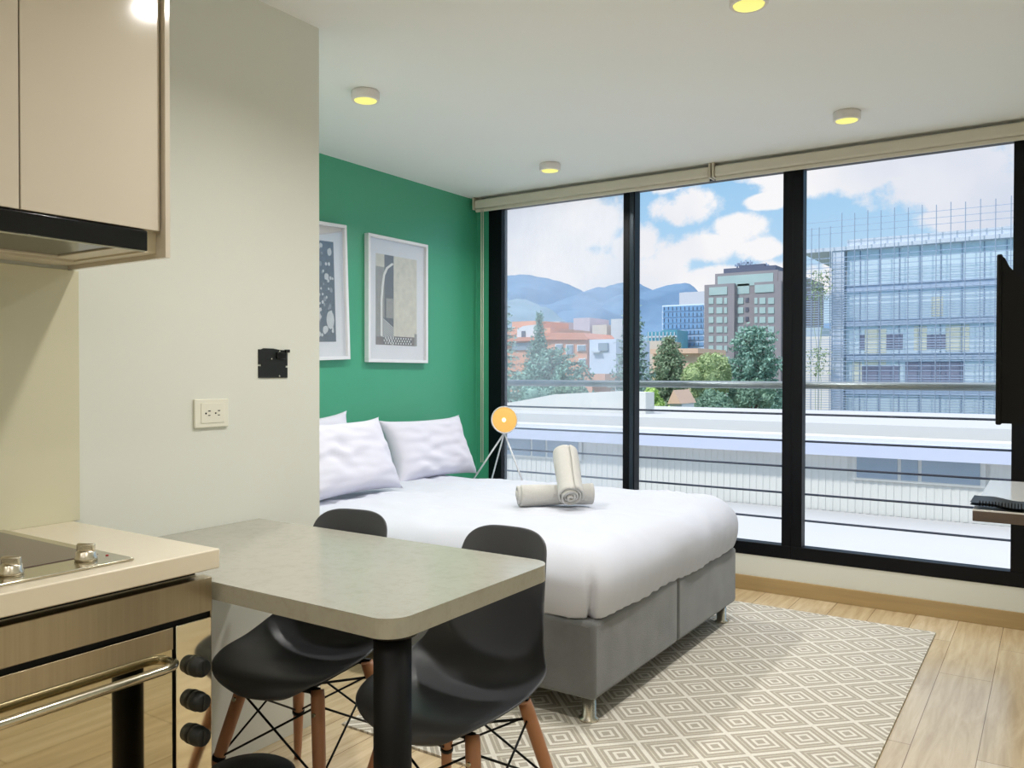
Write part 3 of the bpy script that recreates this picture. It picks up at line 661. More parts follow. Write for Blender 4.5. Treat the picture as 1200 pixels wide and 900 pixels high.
# ------------------------------------------------------------------ shell chairs
def lerp_tab(tab, t):
    for i in range(len(tab)-1):
        a, c = tab[i], tab[i+1]
        if t <= c[0]:
            k = (t-a[0])/(c[0]-a[0]); return tuple(a[j]+(c[j]-a[j])*k for j in range(1, len(a)))
    return tab[-1][1:]
def spline(tab, t):
    n = len(tab); i = max(0, min(n-2, next((k for k in range(n-1) if t <= tab[k+1][0]), n-2)))
    p0, p1, p2, p3 = tab[max(i-1, 0)], tab[i], tab[i+1], tab[min(i+2, n-1)]
    k = (t-p1[0])/(p2[0]-p1[0]); out = []
    for j in range(1, len(p1)):
        m1 = (p2[j]-p0[j])/(p2[0]-p0[0])*(p2[0]-p1[0]); m2 = (p3[j]-p1[j])/(p3[0]-p1[0])*(p2[0]-p1[0])
        out.append((2*k**3-3*k*k+1)*p1[j]+(k**3-2*k*k+k)*m1+(-2*k**3+3*k*k)*p2[j]+(k**3-k*k)*m2)
    return out
def make_chair(label):
    t = thing('shell_chair', label, 'chair', (0, 0, 0), 'charcoal shell chairs at the table')
    #  v, y, z, half width, wing lift, lift dir angle (0 = up, 1 = forward)
    tab = [(0.0, -0.238, 0.3881, 0.075, 0.0, 0.0), (0.03, -0.2400, 0.4046, 0.120, 0.0, 0.0), (0.1, -0.2096, 0.427, 0.1723, 0.003, 0.0), (0.22, -0.117, 0.4251, 0.2065, 0.022, 0.0), (0.36, 0.0, 0.4114, 0.2139, 0.05, 0.05), (0.48, 0.0975, 0.4173, 0.2102, 0.085, 0.25), (0.58, 0.1609, 0.4631, 0.1945, 0.1, 0.6), (0.68, 0.195, 0.5363, 0.1761, 0.085, 0.85), (0.8, 0.2174, 0.6435, 0.1539, 0.055, 1.0), (0.9, 0.232, 0.7361, 0.140, 0.035, 1.0), (0.965, 0.2398, 0.7829, 0.127, 0.022, 1.0), (1.0, 0.2428, 0.8014, 0.098, 0.012, 1.0)]
    b = MB(); rows = []; nv, nu = 40, 20
    for i in range(nv+1):
        y, z, hw, lift, dr_ = spline(tab, i/nv); row = []
        for j in range(nu+1):
            u = -1+2*j/nu
            au = abs(u)**2.3*lift
            fr_ = max(0, 1-(i/nv)/0.24)
            row.append((u*hw, y-au*dr_+0.030*u*u*fr_, z+au*(1-dr_)*1.0 + (0 if i < nv*0.8 else -0.012*abs(u)**4)))
        rows.append(row)
    b.grid(rows); sh = obj('seat_shell', b, 'dark_shell', t, local=True); mod(sh, 'SOLIDIFY', thickness=0.007, offset=-1); mod(sh, 'SUBSURF', levels=1, render_levels=1)
    tops, feet = {}, {}
    for sx in (-1, 1):
        for sy in (-1, 1):
            a = Vector((sx*0.120, 0.0+sy*0.115, 0.385)); f = Vector((sx*0.205, 0.0+sy*0.215, 0.0))
            tops[sx, sy], feet[sx, sy] = a, f
            b = MB(); b.tube([f, f.lerp(a, 0.12), f.lerp(a, 0.6), f.lerp(a, 0.95), a], [0.0105, 0.0125, 0.0175, 0.0185, 0.017], n=16); lg = obj('leg', b, 'leg_wood', t, local=True)
            b = MB(); q = f.lerp(a, 0.86); b.cyl(q+Vector((sx*0.0, sy*0.012, 0)), q+Vector((0, sy*0.022, 0)), 0.006, n=10); obj('bolt', b, 'steel_smooth', lg, local=True)
    b = MB()
    def on(sx, sy, k): return feet[sx, sy].lerp(tops[sx, sy], k)
    for sx in (-1, 1):
        b.tube([on(sx, -1, .45), on(sx, 1, .90)], 0.0032, n=6); b.tube([on(sx, 1, .45), on(sx, -1, .90)], 0.0032, n=6)
    for sy in (-1, 1):
        b.tube([on(-1, sy, .45), on(1, sy, .90)], 0.0032, n=6); b.tube([on(1, sy, .45), on(-1, sy, .90)], 0.0032, n=6)
    for k, (sx, sy) in enumerate(tops):
        b.cyl(on(sx, sy, .435), on(sx, sy, .465), 0.0185, n=12)
    b.tube([on(-1, -1, .88), on(1, 1, .88)], 0.004, n=6); b.tube([on(-1, 1, .88), on(1, -1, .88)], 0.004, n=6)
    b.box(-0.13, 0.13, -0.125, -0.115, 0.375, 0.392); b.box(-0.13, 0.13, 0.115, 0.125, 0.375, 0.392)
    b.box(-0.10, -0.09, -0.12, 0.12, 0.380, 0.420); b.box(0.09, 0.10, -0.12, 0.12, 0.380, 0.420)
    obj('wire_base', b, 'black', t, local=True)
    return t
def copy_tree(o, parent=None):
    c = o.copy(); C.objects.link(c); c.parent = parent
    for ch in list(o.children): copy_tree(ch, c)
    return c
ch1 = make_chair('charcoal shell chair at the outer end of the table near the black leg')
ch1.location = (-1.238, 1.634, 0); ch1.rotation_euler = (0, 0, math.radians(1.3))
ch2 = copy_tree(ch1); ch2['label'] = 'charcoal shell chair between the white wall and the other chair'
ch2.location = (-1.754, 1.605, 0); ch2.rotation_euler = (0, 0, math.radians(10))

bn = thing('waste_bin', 'small round black waste bin beside the oven under the table', 'bin', (-1.565, 1.245, 0))
b = MB(); b.lathe([(0, 0.0), (0.095, 0.0), (0.105, 0.255), (0.109, 0.260), (0.109, 0.268), (0, 0.268)], (-1.565, 1.245, 0), 40); obj('body', b, 'black_plastic', bn)
b = MB(); b.lathe([(0.109, 0.268), (0.110, 0.280), (0.098, 0.288), (0.055, 0.293), (0, 0.295)], (-1.565, 1.245, 0), 40); obj('lid', b, 'black_plastic', bn)

# ------------------------------------------------------------------ rug
b = MB(); RX0, RX1, RY0, RY1 = -2.05, -0.454, 2.03, 4.30
b.box(RX0, RX1, RY0, RY1, 0.0005, 0.008)
rg = obj('rug', b, 'rug'); tag(rg, 'flat woven beige rug with concentric diamond pattern under the bed', 'rug')

# ------------------------------------------------------------------ desk, notebook, television at the right
DX0, DY0, DY1, DZ = -0.234, 3.27, 4.22, 0.75
dk = thing('wall_desk', 'wall-hung desk with white top and dark wood edge below the television', 'desk', (0.15, 3.75, 0.7))
b = MB(); b.box(DX0, XR-0.001, DY0, DY1, DZ-0.042, DZ-0.006, bev=0.002); obj('body', b, 'desk_wood', dk)
b = MB(); b.box(DX0, XR-0.001, DY0, DY1, DZ-0.006, DZ, bev=0.001); obj('desk_top', b, mat('white_gloss_top', S(222, 222, 220), 0.12, noise_amt=0.01), dk)
b = MB(); b.box(XR-0.03, XR-0.001, DY0+0.1, DY1-0.1, DZ-0.16, DZ-0.042); obj('wall_bracket', b, 'black', dk)
nb = thing('spiral_notebook', 'black spiral-bound notebook lying at the front edge of the desk', 'notebook', (0.0, 3.36, DZ))
NX0, NX1 = DX0-0.008, 0.05
b = MB(); rows = []
for k, dz in ((0, 0.0), (1, 0.010)): rows.append([])
for s_, z in (('a', 0.003), ('b', 0.012)):
    g = [[(NX0+(NX1-NX0)*i/20, 3.268+0.20*j/6, DZ+z+0.006*math.sin(PI*i/20*2.2)**2+0.012*(1-i/20)*(0 if i > 10 else 1)*(1-i/10)) for j in range(7)] for i in range(21)]
    b.grid(g)
obj('cover', b, 'black_plastic', nb)
b = MB()
for i in range(26):
    x = NX0+0.03+i*0.0095; b.tube([(x, 3.272+0.009*math.cos(a), DZ+0.022+0.009*math.sin(a)) for a in [k*PI/4 for k in range(9)]], 0.0016, n=5, cap=False)
obj('spiral_binding', b, 'black', nb)

TY = 2.60; T0 = at(1168, 298, TY); T1 = at(1170, 498, TY)
tv = thing('television', 'black flat television seen from behind its near edge on a wall arm', 'television', (T0.x+0.02, 3.1, T1.z))
xs, zt, zb_ = T0.x, T0.z, T1.z
Y0T, Y1T = TY, TY+0.92
b = MB(); b.box(xs, xs+0.014, Y0T, Y1T, zb_, zt, bev=0.004); obj('screen_panel', b, 'black', tv)
b = MB(); b.prism([(xs+0.012, zb_+0.004), (xs+0.075, zb_+0.004), (xs+0.075, zt-0.10), (xs+0.062, zt-0.075), (xs+0.030, zt-0.035), (xs+0.020, zt-0.012), (xs+0.012, zt-0.004)], Y0T+0.004, Y1T-0.004, 'xz'); obj('rear_housing', b, 'black', tv)
b = MB()
b.box(xs+0.076, xs+0.086, TY+0.28, TY+0.62, zt-0.34, zt-0.09, bev=0.003)
b.box(xs+0.085, xs+0.105, TY+0.40, TY+0.50, zt-0.27, zt-0.12, bev=0.004)
b.box(xs+0.10, 0.53, TY+0.425, TY+0.475, zt-0.225, zt-0.165, bev=0.006)
b.box(0.525, XR-0.001, TY+0.33, TY+0.57, zt-0.32, zt-0.07, bev=0.003)
obj('wall_arm', b, 'black_plastic', tv)
b = MB(); zz = zt-0.03
b.tube([(xs+0.078, TY+0.10, zt-0.075), (xs+0.085, TY+0.10, zt-0.055), (xs+0.105, TY+0.12, zt-0.045), (xs+0.16, TY+0.18, zt-0.045), (0.3, TY+0.25, zt-0.06), (XR-0.002, TY+0.3, zt-0.07)], 0.006, n=8)
b.tube([(xs+0.078, TY+0.08, zt-0.085), (xs+0.09, TY+0.09, zt-0.12), (xs+0.11, TY+0.10, zt-0.17), (xs+0.16, TY+0.14, zt-0.24), (0.3, TY+0.25, zt-0.38), (XR-0.002, TY+0.3, zt-0.45)], 0.0045, n=8)
obj('cable', b, mat('grey_cable', S(120, 122, 122), 0.3), tv)

# ================================================================== outside
MT['roof_white'] = mat('white_membrane_roof', S(192, 191, 190), 0.8, noise_amt=0.04, noise_scale=0.5)
MT['ext_white'] = mat('white_cladding', S(214, 212, 205), 0.7, noise_amt=0.03, noise_scale=0.6)
MT['ext_blue_white'] = mat('pale_fascia_metal', S(190, 195, 212), 0.5, noise_amt=0.02)
MT['ext_glass'] = mat('window_glass_grey', S(148, 162, 174), 0.15, noise_amt=0.1, noise_scale=0.8)
MT['ground'] = mat('ground_mixed', S(120, 130, 110), 0.9, noise_amt=0.3, noise_scale=0.05)
GZ = -9.0
b = MB(); b.box(-900, 700, 6, 2600, GZ-1, GZ); struct('ground', b, 'ground')

# low white building in front
lb = thing('low_white_building', 'long low white building with ribbed wall and flat roof just across', 'building', (-5, 18, GZ))
b = MB(); b.box(-24, 9, 16, 22.5, GZ, 0.06); obj('wall', b, 'ext_white', lb)
b = MB()
x = -23.9
while x < 8.9:
    b.box(x, x+0.07, 15.990, 16.0, -1.32, -0.26); x += 0.13
obj('ribbed_cladding', b, 'ext_white', lb)
b = MB(); b.box(-24.2, 9.2, 15.55, 22.6, -0.25, 0.0); obj('fascia', b, 'ext_blue_white', lb)
b = MB(); b.box(-24.2, 9.2, 16.6, 22.6, 0.0, 0.27); obj('roof', b, 'roof_white', lb)
def lowwin(x0, x1, cuts):
    b = MB(); b.box(x0-0.05, x1+0.05, 15.93, 15.96, -0.70, -0.25); wn = obj('window', b, 'ext_white', lb)
    b = MB(); xs_ = [x0]+cuts+[x1]
    for i in range(len(xs_)-1): b.box(xs_[i]+0.03, xs_[i+1]-0.03, 15.91, 15.945, -0.66, -0.27)
    obj('pane', b, 'ext_glass', wn)
lowwin(-3.02, -1.0, [-2.28, -1.95]); lowwin(-10.7, -8.75, [-10.0, -9.6]); lowwin(-17, -15, [-16])
# raised roof block behind on the left
b = MB(); b.prism([(-15.5, 0.2), (-15.5, 0.32), (-12.2, 0.42), (-10.6, 0.70), (-8.9, 0.80), (-8.1, 0.78), (-8.1, 0.2)], 18, 18.5, 'xz')
single('roof_block', b, 'ext_white', 'raised white roof block with a sloping left end on the low building', 'roof')
# lower terrace roof between the flats and that building
b = MB(); b.box(-26, 12, 6.2, 15.95, GZ, -1.32); single('lower_roof', b, 'roof_white', 'flat white lower roof right below the window', 'roof')

# ---------- glass office under a scaffold screen
MT['facade_glass'] = mat('blue_facade_glass', S(220, 234, 246), 0.15, 0.1, noise_amt=0.18, noise_scale=0.12, noise_stretch=(1, 1, 2))
MT['louver'] = mat('pale_louver_metal', S(164, 180, 206), 0.5, noise_amt=0.03)
MT['scaf'] = mat('scaffold_steel', S(146, 160, 182), 0.5, noise_amt=0.05)
MT['slab'] = mat('pale_concrete', S(205, 212, 222), 0.8, noise_amt=0.05, noise_scale=0.4)
of = thing('glass_office', 'glass office block wrapped in scaffold poles and thin louvers behind the right pane', 'building', (-5, 76, GZ))
OY = 70.0; X0 = at(990, 300, OY).x; X1 = 8.0
zf = [12.12, 11.25, 8.30, 5.47, 2.75, 0.0, -2.8, -5.6]
b = MB(); b.box(X0, X1, OY+0.8, OY+14, GZ, 11.3); obj('glass_wall', b, 'facade_glass', of)
b = MB(); b.box(X0-3.4, X1+0.3, OY+0.1, OY+14.2, 11.25, 11.55); b.box(X0+0.1, X1, OY+0.35, OY+14, 11.5, 12.1); obj('roof_parapet', b, 'slab', of)
b = MB()
for z in zf[2:]: b.box(X0, X1, OY+0.55, OY+0.85, z-0.38, z)
obj('floor_band', b, mat('spandrel_blue', S(192, 206, 226), 0.4, noise_amt=0.1, noise_scale=0.3), of)
b = MB()
for z in zf[2:]: b.box(X0, X1, OY+0.50, OY+0.85, z, z+0.07)
obj('floor_edge', b, 'scaf', of)
b = MB(); b.box(X0-1.05, X0-0.1, OY+0.2, OY+1.2, GZ, 11.25); b.box(X0-1.05, X0-1.0, OY+0.1, OY+0.3, GZ, 11.25); obj('corner_column', b, 'slab', of)
b = MB(); x = X0+1.0; k = 0
while x < X1: b.box(x, x+0.06, OY+0.72, OY+0.82, GZ, 11.2); x += 1.45
obj('mullions', b, 'scaf', of)
MT['pale_int'] = mat('pale_interior_blind', S(226, 226, 208), 0.7, noise_amt=0.05)
for (xa, xb, za, zb2, c) in ((6.2, 7.0, 5.7, 7.2, 0), (1.4, 3.0, 2.0, 4.9, 0), (5.0, 5.9, 3.1, 5.0, 0), (7.2, 8.8, 3.0, 5.0, 0), (0.5, 1.2, 0, 2.3, 0)):
    b = MB(); b.box(X0+xa, X0+xb, OY+0.77, OY+0.81, za, zb2); obj('interior_blind', b, MT['pale_int'], of)
MT['dim_int'] = mat('dim_office_interior', S(140, 142, 162), 0.4, noise_amt=0.3, noise_scale=0.8)
for (xa, xb, za, zb2) in ((1.0, 4.2, 3.2, 4.4), (4.4, 8.4, 0.4, 2.2), (1.2, 4.0, 0.3, 1.9), (5.6, 7.2, 3.2, 4.3)):
    b = MB(); b.box(X0+xa, X0+xb, OY+0.775, OY+0.80, za, zb2); obj('office_window', b, 'dim_int', of)
b = MB(); z = -3.3
while z < 10.9:
    dense = any(f-0.1 < z < f+1.5 for f in (8.3-1.9, 5.47-0.4, 2.75-0.4, -0.1-0.4, -3.2)) or z < 1.0
    b.box(X0-3.2, X1, OY-0.25, OY-0.21, z, z+0.05); z += 0.20 if dense else 0.38
obj('louver_screen', b, 'louver', of)
b = MB()
for z in (12.6, 13.1, 13.6):
    b.box(X0-3.3, X1, OY-0.28, OY-0.25, z, z+0.035)
obj('guard_rail', b, 'louver', of)
x = X0-2.9; i = 0
for x in [X0-2.55, X0-1.95, X0-1.08]+[X0-0.2+0.97*i for i in range(0, 22)]:
    b = MB(); top = 14.1+0.1*(i % 2) if i > 2 else (12.9 if i < 2 else 13.2)
    b.box(x, x+0.055, OY-0.34, OY-0.285, GZ, top if x > X0-0.5 else 13.2); obj('scaffold_pole', b, 'scaf', of); i += 1

# ---------- helpers for distant blocks
def ebox(b, px0, px1, py0, py1, Y, depth, zb=None):
    a, c = at(px0, py0, Y), at(px1, py1, Y)
    b.box(min(a.x, c.x), max(a.x, c.x), Y, Y+depth, zb if zb is not None else min(a.z, c.z), max(a.z, c.z))

MT['tower_brick'] = mat('taupe_brick', S(148, 142, 146), 0.8, noise_amt=0.08, noise_scale=0.3)
MT['teal_glass'] = mat('teal_window', S(170, 192, 190), 0.5, noise_amt=0.12, noise_scale=0.3)
MT['dark_glass'] = mat('dark_window', S(98, 98, 112), 0.3, noise_amt=0.1)
TWY = 150.0
tw = thing('brick_tower', 'taupe brick tower with teal windows and roof antennas behind the middle pane', 'building', tuple(at(870, 440, TWY).xy)+(GZ,))
b = MB(); ebox(b, 825.5, 860, 334, 440, TWY, 22, GZ); ebox(b, 884, 915, 331, 440, TWY, 22, GZ); ebox(b, 838, 911, 321, 440, TWY+1.0, 22, GZ); ebox(b, 912, 925, 318, 440, TWY+0.5, 26, GZ)
obj('wall', b, 'tower_brick', tw)
b = MB(); ebox(b, 848, 909, 315, 321, TWY+3, 16); ebox(b, 866, 896, 311, 316, TWY+5, 10); obj('roof', b, mat('slate_roof', S(92, 98, 118), 0.7), tw)
for px, h in ((864, 308), (868, 306), (874, 305), (879, 305), (885, 309), (898, 308)):
    b = MB(); p = at(px, 315, TWY+6); q = at(px, h, TWY+6); b.cyl((p.x, p.y, p.z), (p.x, p.y, q.z), 0.16, n=6); b.box(p.x-0.5, p.x+0.5, p.y-0.1, p.y+0.1, q.z-0.7, q.z-0.3); obj('antenna', b, 'scaf', tw)
for r_ in ((841, 906, 324, 333), (831, 852, 337, 345), (884.5, 906.5, 334, 342), (864, 878, 333, 344)):
    b = MB(); ebox(b, *r_, TWY-0.15 if r_[0] != 841 and r_[0] != 864 else TWY+0.9, 0.5); obj('window', b, 'teal_glass', tw)
for i in range(6):
    y0 = 349+i*11.2
    for (a, c, g) in ((830.5, 836, 0), (839.5, 846.5, 0), (848.5, 852, 0), (858.5, 861, 1), (864.5, 871, 0), (873.5, 877, 1), (884, 887.5, 0), (890, 897, 0), (900, 907, 0)):
        mid = g or a == 864.5
        b = MB(); ebox(b, a, c, y0, y0+(7 if not g else 5), (TWY+0.85 if mid else TWY-0.12), 0.4); obj('window', b, 'dark_glass' if g else 'teal_glass', tw)

MT['band_glass'] = mat('blue_band_glass', S(128, 164, 202), 0.25, noise_amt=0.25, noise_scale=0.6, noise_stretch=(4, 1, 1))
BY_ = 190.0
bd = thing('banded_office', 'white and blue banded office block left of the brick tower', 'building', tuple(at(800, 440, BY_).xy)+(GZ,))
b = MB(); ebox(b, 776, 830, 358, 440, BY_, 20, GZ); obj('wall', b, mat('white_bands', S(224, 234, 246), 0.6), bd)
for i in range(9):
    y0 = 359.5+i*7.0; b = MB(); ebox(b, 776.5 if i < 4 else 793, 824, y0, y0+3.8, BY_-0.3, 0.6); wb = obj('window_band', b, 'band_glass', bd)
    b = MB()
    for k in range(10 if i < 4 else 6):
        xx = (778 if i < 4 else 794)+k*4.8; ebox(b, xx, xx+0.5, y0, y0+4.0, BY_-0.45, 0.2)
    obj('mullions', b, 'dark_glass', wb)
tg = thing('teal_glass_annex', 'low teal glass block with grid facade at the foot of the banded office', 'building', tuple(at(775, 440, BY_-8).xy)+(GZ,))
b = MB(); ebox(b, 758, 778, 389, 440, BY_-8, 7, GZ); ebox(b, 776, 793, 387, 440, BY_-9, 7, GZ); obj('wall', b, mat('teal_facade', S(96, 158, 178), 0.3, noise_amt=0.3, noise_scale=0.7, noise_stretch=(3, 1, 1)), tg)
b = MB()
for k in range(8): ebox(b, 759+k*4.4, 759.7+k*4.4, 389, 425, BY_-9.3, 0.3)
for k in range(4): ebox(b, 758, 793, 394+k*7, 395+k*7, BY_-9.3, 0.3)
obj('facade_grid', b, 'slab', tg)
b = MB(); ebox(b, 796, 826, 343, 440, 235, 20, GZ); b2 = at(800, 440, 235)
single('pale_tower', b, mat('pale_pink_render', S(206, 204, 214), 0.8, noise_amt=0.05), 'pale plain tower rising behind the banded office', 'building')

# ---------- orange brick houses in the left pane
MT['peach_roof'] = mat('pale_clay_roof', S(220, 184, 160), 0.85, noise_amt=0.1, noise_scale=0.6)  # clay colour kept pale
MT['orange'] = mat('hazed_orange_brick', S(224, 166, 138), 0.85, noise_amt=0.12, noise_scale=0.5)  # brick colour paled to include the distance haze
MT['orange_roof'] = mat('hazed_terracotta_roof', S(216, 148, 122), 0.85, noise_amt=0.15, noise_scale=0.6)  # roof colour paled for the same haze
MT['house_white'] = mat('house_white', S(222, 222, 226), 0.8, noise_amt=0.03)
HY = 110.0
h1 = thing('orange_brick_house', 'orange brick house with a white gable wall in the left pane', 'building', tuple(at(615, 440, HY+6).xy)+(GZ,))
b = MB(); ebox(b, 582, 645, 386, 440, HY+6, 14, GZ); ebox(b, 600, 632, 377, 390, HY+7, 10); obj('wall', b, 'orange', h1)
b = MB(); p = [at(x, y, HY+5.7) for x, y in ((606, 397), (606, 386), (613, 382), (631, 380), (631, 397))]; b.prism([(q.x, q.z) for q in p], HY+5.7, HY+6.2, 'xz'); obj('gable_wall', b, 'house_white', h1)
b = MB(); ebox(b, 611, 615, 388, 395, HY+5.5, 0.3); obj('window', b, 'dark_glass', h1)
b = MB(); ebox(b, 583, 640, 396, 399, HY+5.0, 1.2); obj('cornice', b, 'orange_roof', h1)
b = MB(); ebox(b, 600, 628, 402, 410, HY+5.7, 0.4); obj('window', b, 'ext_glass', h1)
h2 = thing('orange_apartment_house', 'long orange apartment house with red roof and three windows in the left pane', 'building', tuple(at(665, 440, HY).xy)+(GZ,))
b = MB(); ebox(b, 636, 688, 397, 440, HY, 9, GZ); obj('wall', b, 'orange', h2)
b = MB(); p = [at(x, y, HY-0.4) for x, y in ((636, 398), (640, 390), (684, 390), (690, 397), (690, 398))]; b.prism([(q.x, q.z) for q in p], HY-0.6, HY+9, 'xz'); obj('roof', b, 'orange_roof', h2)
for r_ in ((650.5, 659, 403, 411), (663, 671.5, 403.5, 416), (676, 686, 404, 411.5), (678, 686, 420, 428), (650, 658, 420, 428)):
    b = MB(); ebox(b, *r_, HY-0.25, 0.4); wn = obj('window', b, 'house_white', h2)
    b = MB(); ebox(b, r_[0]+1, r_[1]-1, r_[2]+1, r_[3]-1, HY-0.4, 0.2); obj('pane', b, 'ext_glass', wn)
h3 = thing('pale_blue_house', 'pale blue-white house end beside the orange apartment house', 'building', tuple(at(708, 440, HY-1).xy)+(GZ,))
b = MB(); ebox(b, 690.8, 722, 398, 440, HY-1, 12, GZ); obj('wall', b, mat('pale_blue_render', S(208, 216, 234), 0.8, noise_amt=0.03), h3)
b = MB(); ebox(b, 701, 712, 402, 411, HY-1.3, 0.4); obj('window', b, 'ext_glass', h3)
b = MB(); ebox(b, 692, 702, 411, 413, HY-1.8, 0.8); obj('balcony_slab', b, 'slab', h3)
b = MB(); ebox(b, 671, 709, 438, 450, 70, 5); ebox(b, 686, 694, 448, 474, 70, 5, GZ); single('orange_garden_wall', b, mat('peach_render', S(220, 170, 148), 0.85, noise_amt=0.05), 'peach coloured parapet and pillar behind the railing', 'wall')
for px0, px1, py0, lab, c in ((672, 691, 373, 'pinkish distant tower above the orange apartment house', (206, 186, 196)), (643, 656, 377, 'small distant block right of the spire tree', (214, 190, 190)), (694, 711, 381, 'low distant beige block near the first window mullion', (214, 196, 184)), (716, 729, 374, 'distant pale block touching the first window mullion', (208, 204, 210))):
    b = MB(); ebox(b, px0, px1, py0, 440, 240, 14, GZ); single('distant_block', b, mat('distant_render_%d' % px0, S(*c), 0.85, noise_amt=0.1, noise_scale=0.3, noise_stretch=(1, 1, 4)), lab, 'building')
# small far houses between the trees and offices
b = MB(); ebox(b, 745, 775, 400, 440, 150, 10, GZ); single('beige_house', b, mat('beige_render', S(214, 200, 186), 0.85, noise_amt=0.06), 'beige house between the tall conifer and the teal annex', 'building')
fh = thing('peach_house', 'peach house behind the spiky tree in the middle pane', 'building', tuple(at(790, 440, 95).xy)+(GZ,))
b = MB(); ebox(b, 765, 815, 413, 440, 95, 8, GZ); obj('wall', b, mat('peach_house_wall', S(222, 190, 166), 0.85, noise_amt=0.06), fh)
b = MB(); ebox(b, 762, 818, 409, 414, 94, 10); obj('roof', b, 'peach_roof', fh)
sh_ = thing('street_house', 'small pale house with red roof seen under the trees', 'building', tuple(at(792, 490, 36).xy)+(GZ,))
b = MB(); ebox(b, 785, 799, 472, 500, 35.2, 1.5, GZ); obj('wall', b, 'house_white', sh_)
b = MB(); p = [at(x, y, 35.2) for x, y in ((784, 473), (791, 457), (800, 473))]; b.prism([(q.x, q.z) for q in p], 35.0, 36.9, 'xz'); obj('roof', b, 'peach_roof', sh_)
b = MB(); ebox(b, 870, 918, 455, 500, 62, 5, GZ); single('grey_street_wall', b, 'house_white', 'pale wall seen behind the thin trunks of the dark tree', 'wall')
# building seen through the open scaffold bay
b = MB(); ebox(b, 930, 975, 395, 500, 105, 12, GZ); wb_ = single('pale_rear_building', b, mat('rear_render', S(222, 216, 212), 0.85, noise_amt=0.04), 'pale building seen through the open scaffold bay', 'building')
b = MB(); ebox(b, 940, 962, 384, 400, 120, 12, GZ); single('grey_rear_block', b, mat('rear_grey', S(176, 190, 200), 0.6, noise_amt=0.1), 'grey-blue block behind the open scaffold bay', 'building')

# ---------- mountains
def ridge(name, pts, Y, depth, col):
    b = MB(); rows = []; n = 220; rnd_ = random.Random(2)
    X = [at(px, py, Y) for px, py in pts]
    x0, x1 = X[0].x, X[-1].x
    def hgt(x):
        for i in range(len(X)-1):
            if X[i].x <= x <= X[i+1].x:
                k = (x-X[i].x)/(X[i+1].x-X[i].x); k = k*k*(3-2*k)*0.4+k*0.6
                return X[i].z*(1-k)+X[i+1].z*k
        return X[-1].z
    for j in range(26):
        s = j/25; row = []
        for i in range(n+1):
            x = x0+(x1-x0)*i/n; h = hgt(x)
            yf = Y-depth*(1-s)
            z = GZ+(h-GZ)*(s**0.8)*(1+0.0*s) + (noise.noise(Vector((x*0.012, yf*0.012, 1)))*0.16+noise.noise(Vector((x*0.05, yf*0.03, 4)))*0.05)*(h-GZ)*(0.15+math.sin(PI*s)) + (2.5*noise.noise(Vector((x*0.15, yf*0.1, 7))) if s > 0.9 else 0)
            row.append((x, yf, z))
        rows.append(row)
    rows.append([(x0+(x1-x0)*i/n, Y+depth*0.5, GZ) for i in range(n+1)])
    b.grid(rows); return struct(name, b, col)
MT['forest_hazed'] = mat('far_forest_haze', S(112, 138, 164), 1.0, spec=0.0, noise_amt=0.22, noise_scale=0.02)  # blue-grey base colour stands in for the haze of distance
MT['forest_hazed2'] = mat('far_forest_paler_haze', S(136, 158, 172), 1.0, spec=0.0, noise_amt=0.22, noise_scale=0.025)  # paler haze tone put into the foothill's base colour
ridge('mountain_ridge', [(300, 300), (480, 330), (560, 316), (587, 320), (598, 323), (615, 322), (640, 326), (665, 333), (680, 339), (690, 346), (697, 342), (712, 335), (728, 332), (748, 333), (758, 337), (768, 341), (778, 335), (800, 331), (810, 333), (822, 345), (850, 362), (900, 372), (960, 380), (1060, 372), (1200, 365), (1500, 340)], 1500, 650, 'forest_hazed')
ridge('foothill', [(300, 340), (480, 350), (560, 352), (590, 353), (610, 350), (640, 360), (665, 378), (690, 390), (730, 392), (790, 396), (900, 400), (1200, 398), (1500, 380)], 760, 300, 'forest_hazed2')

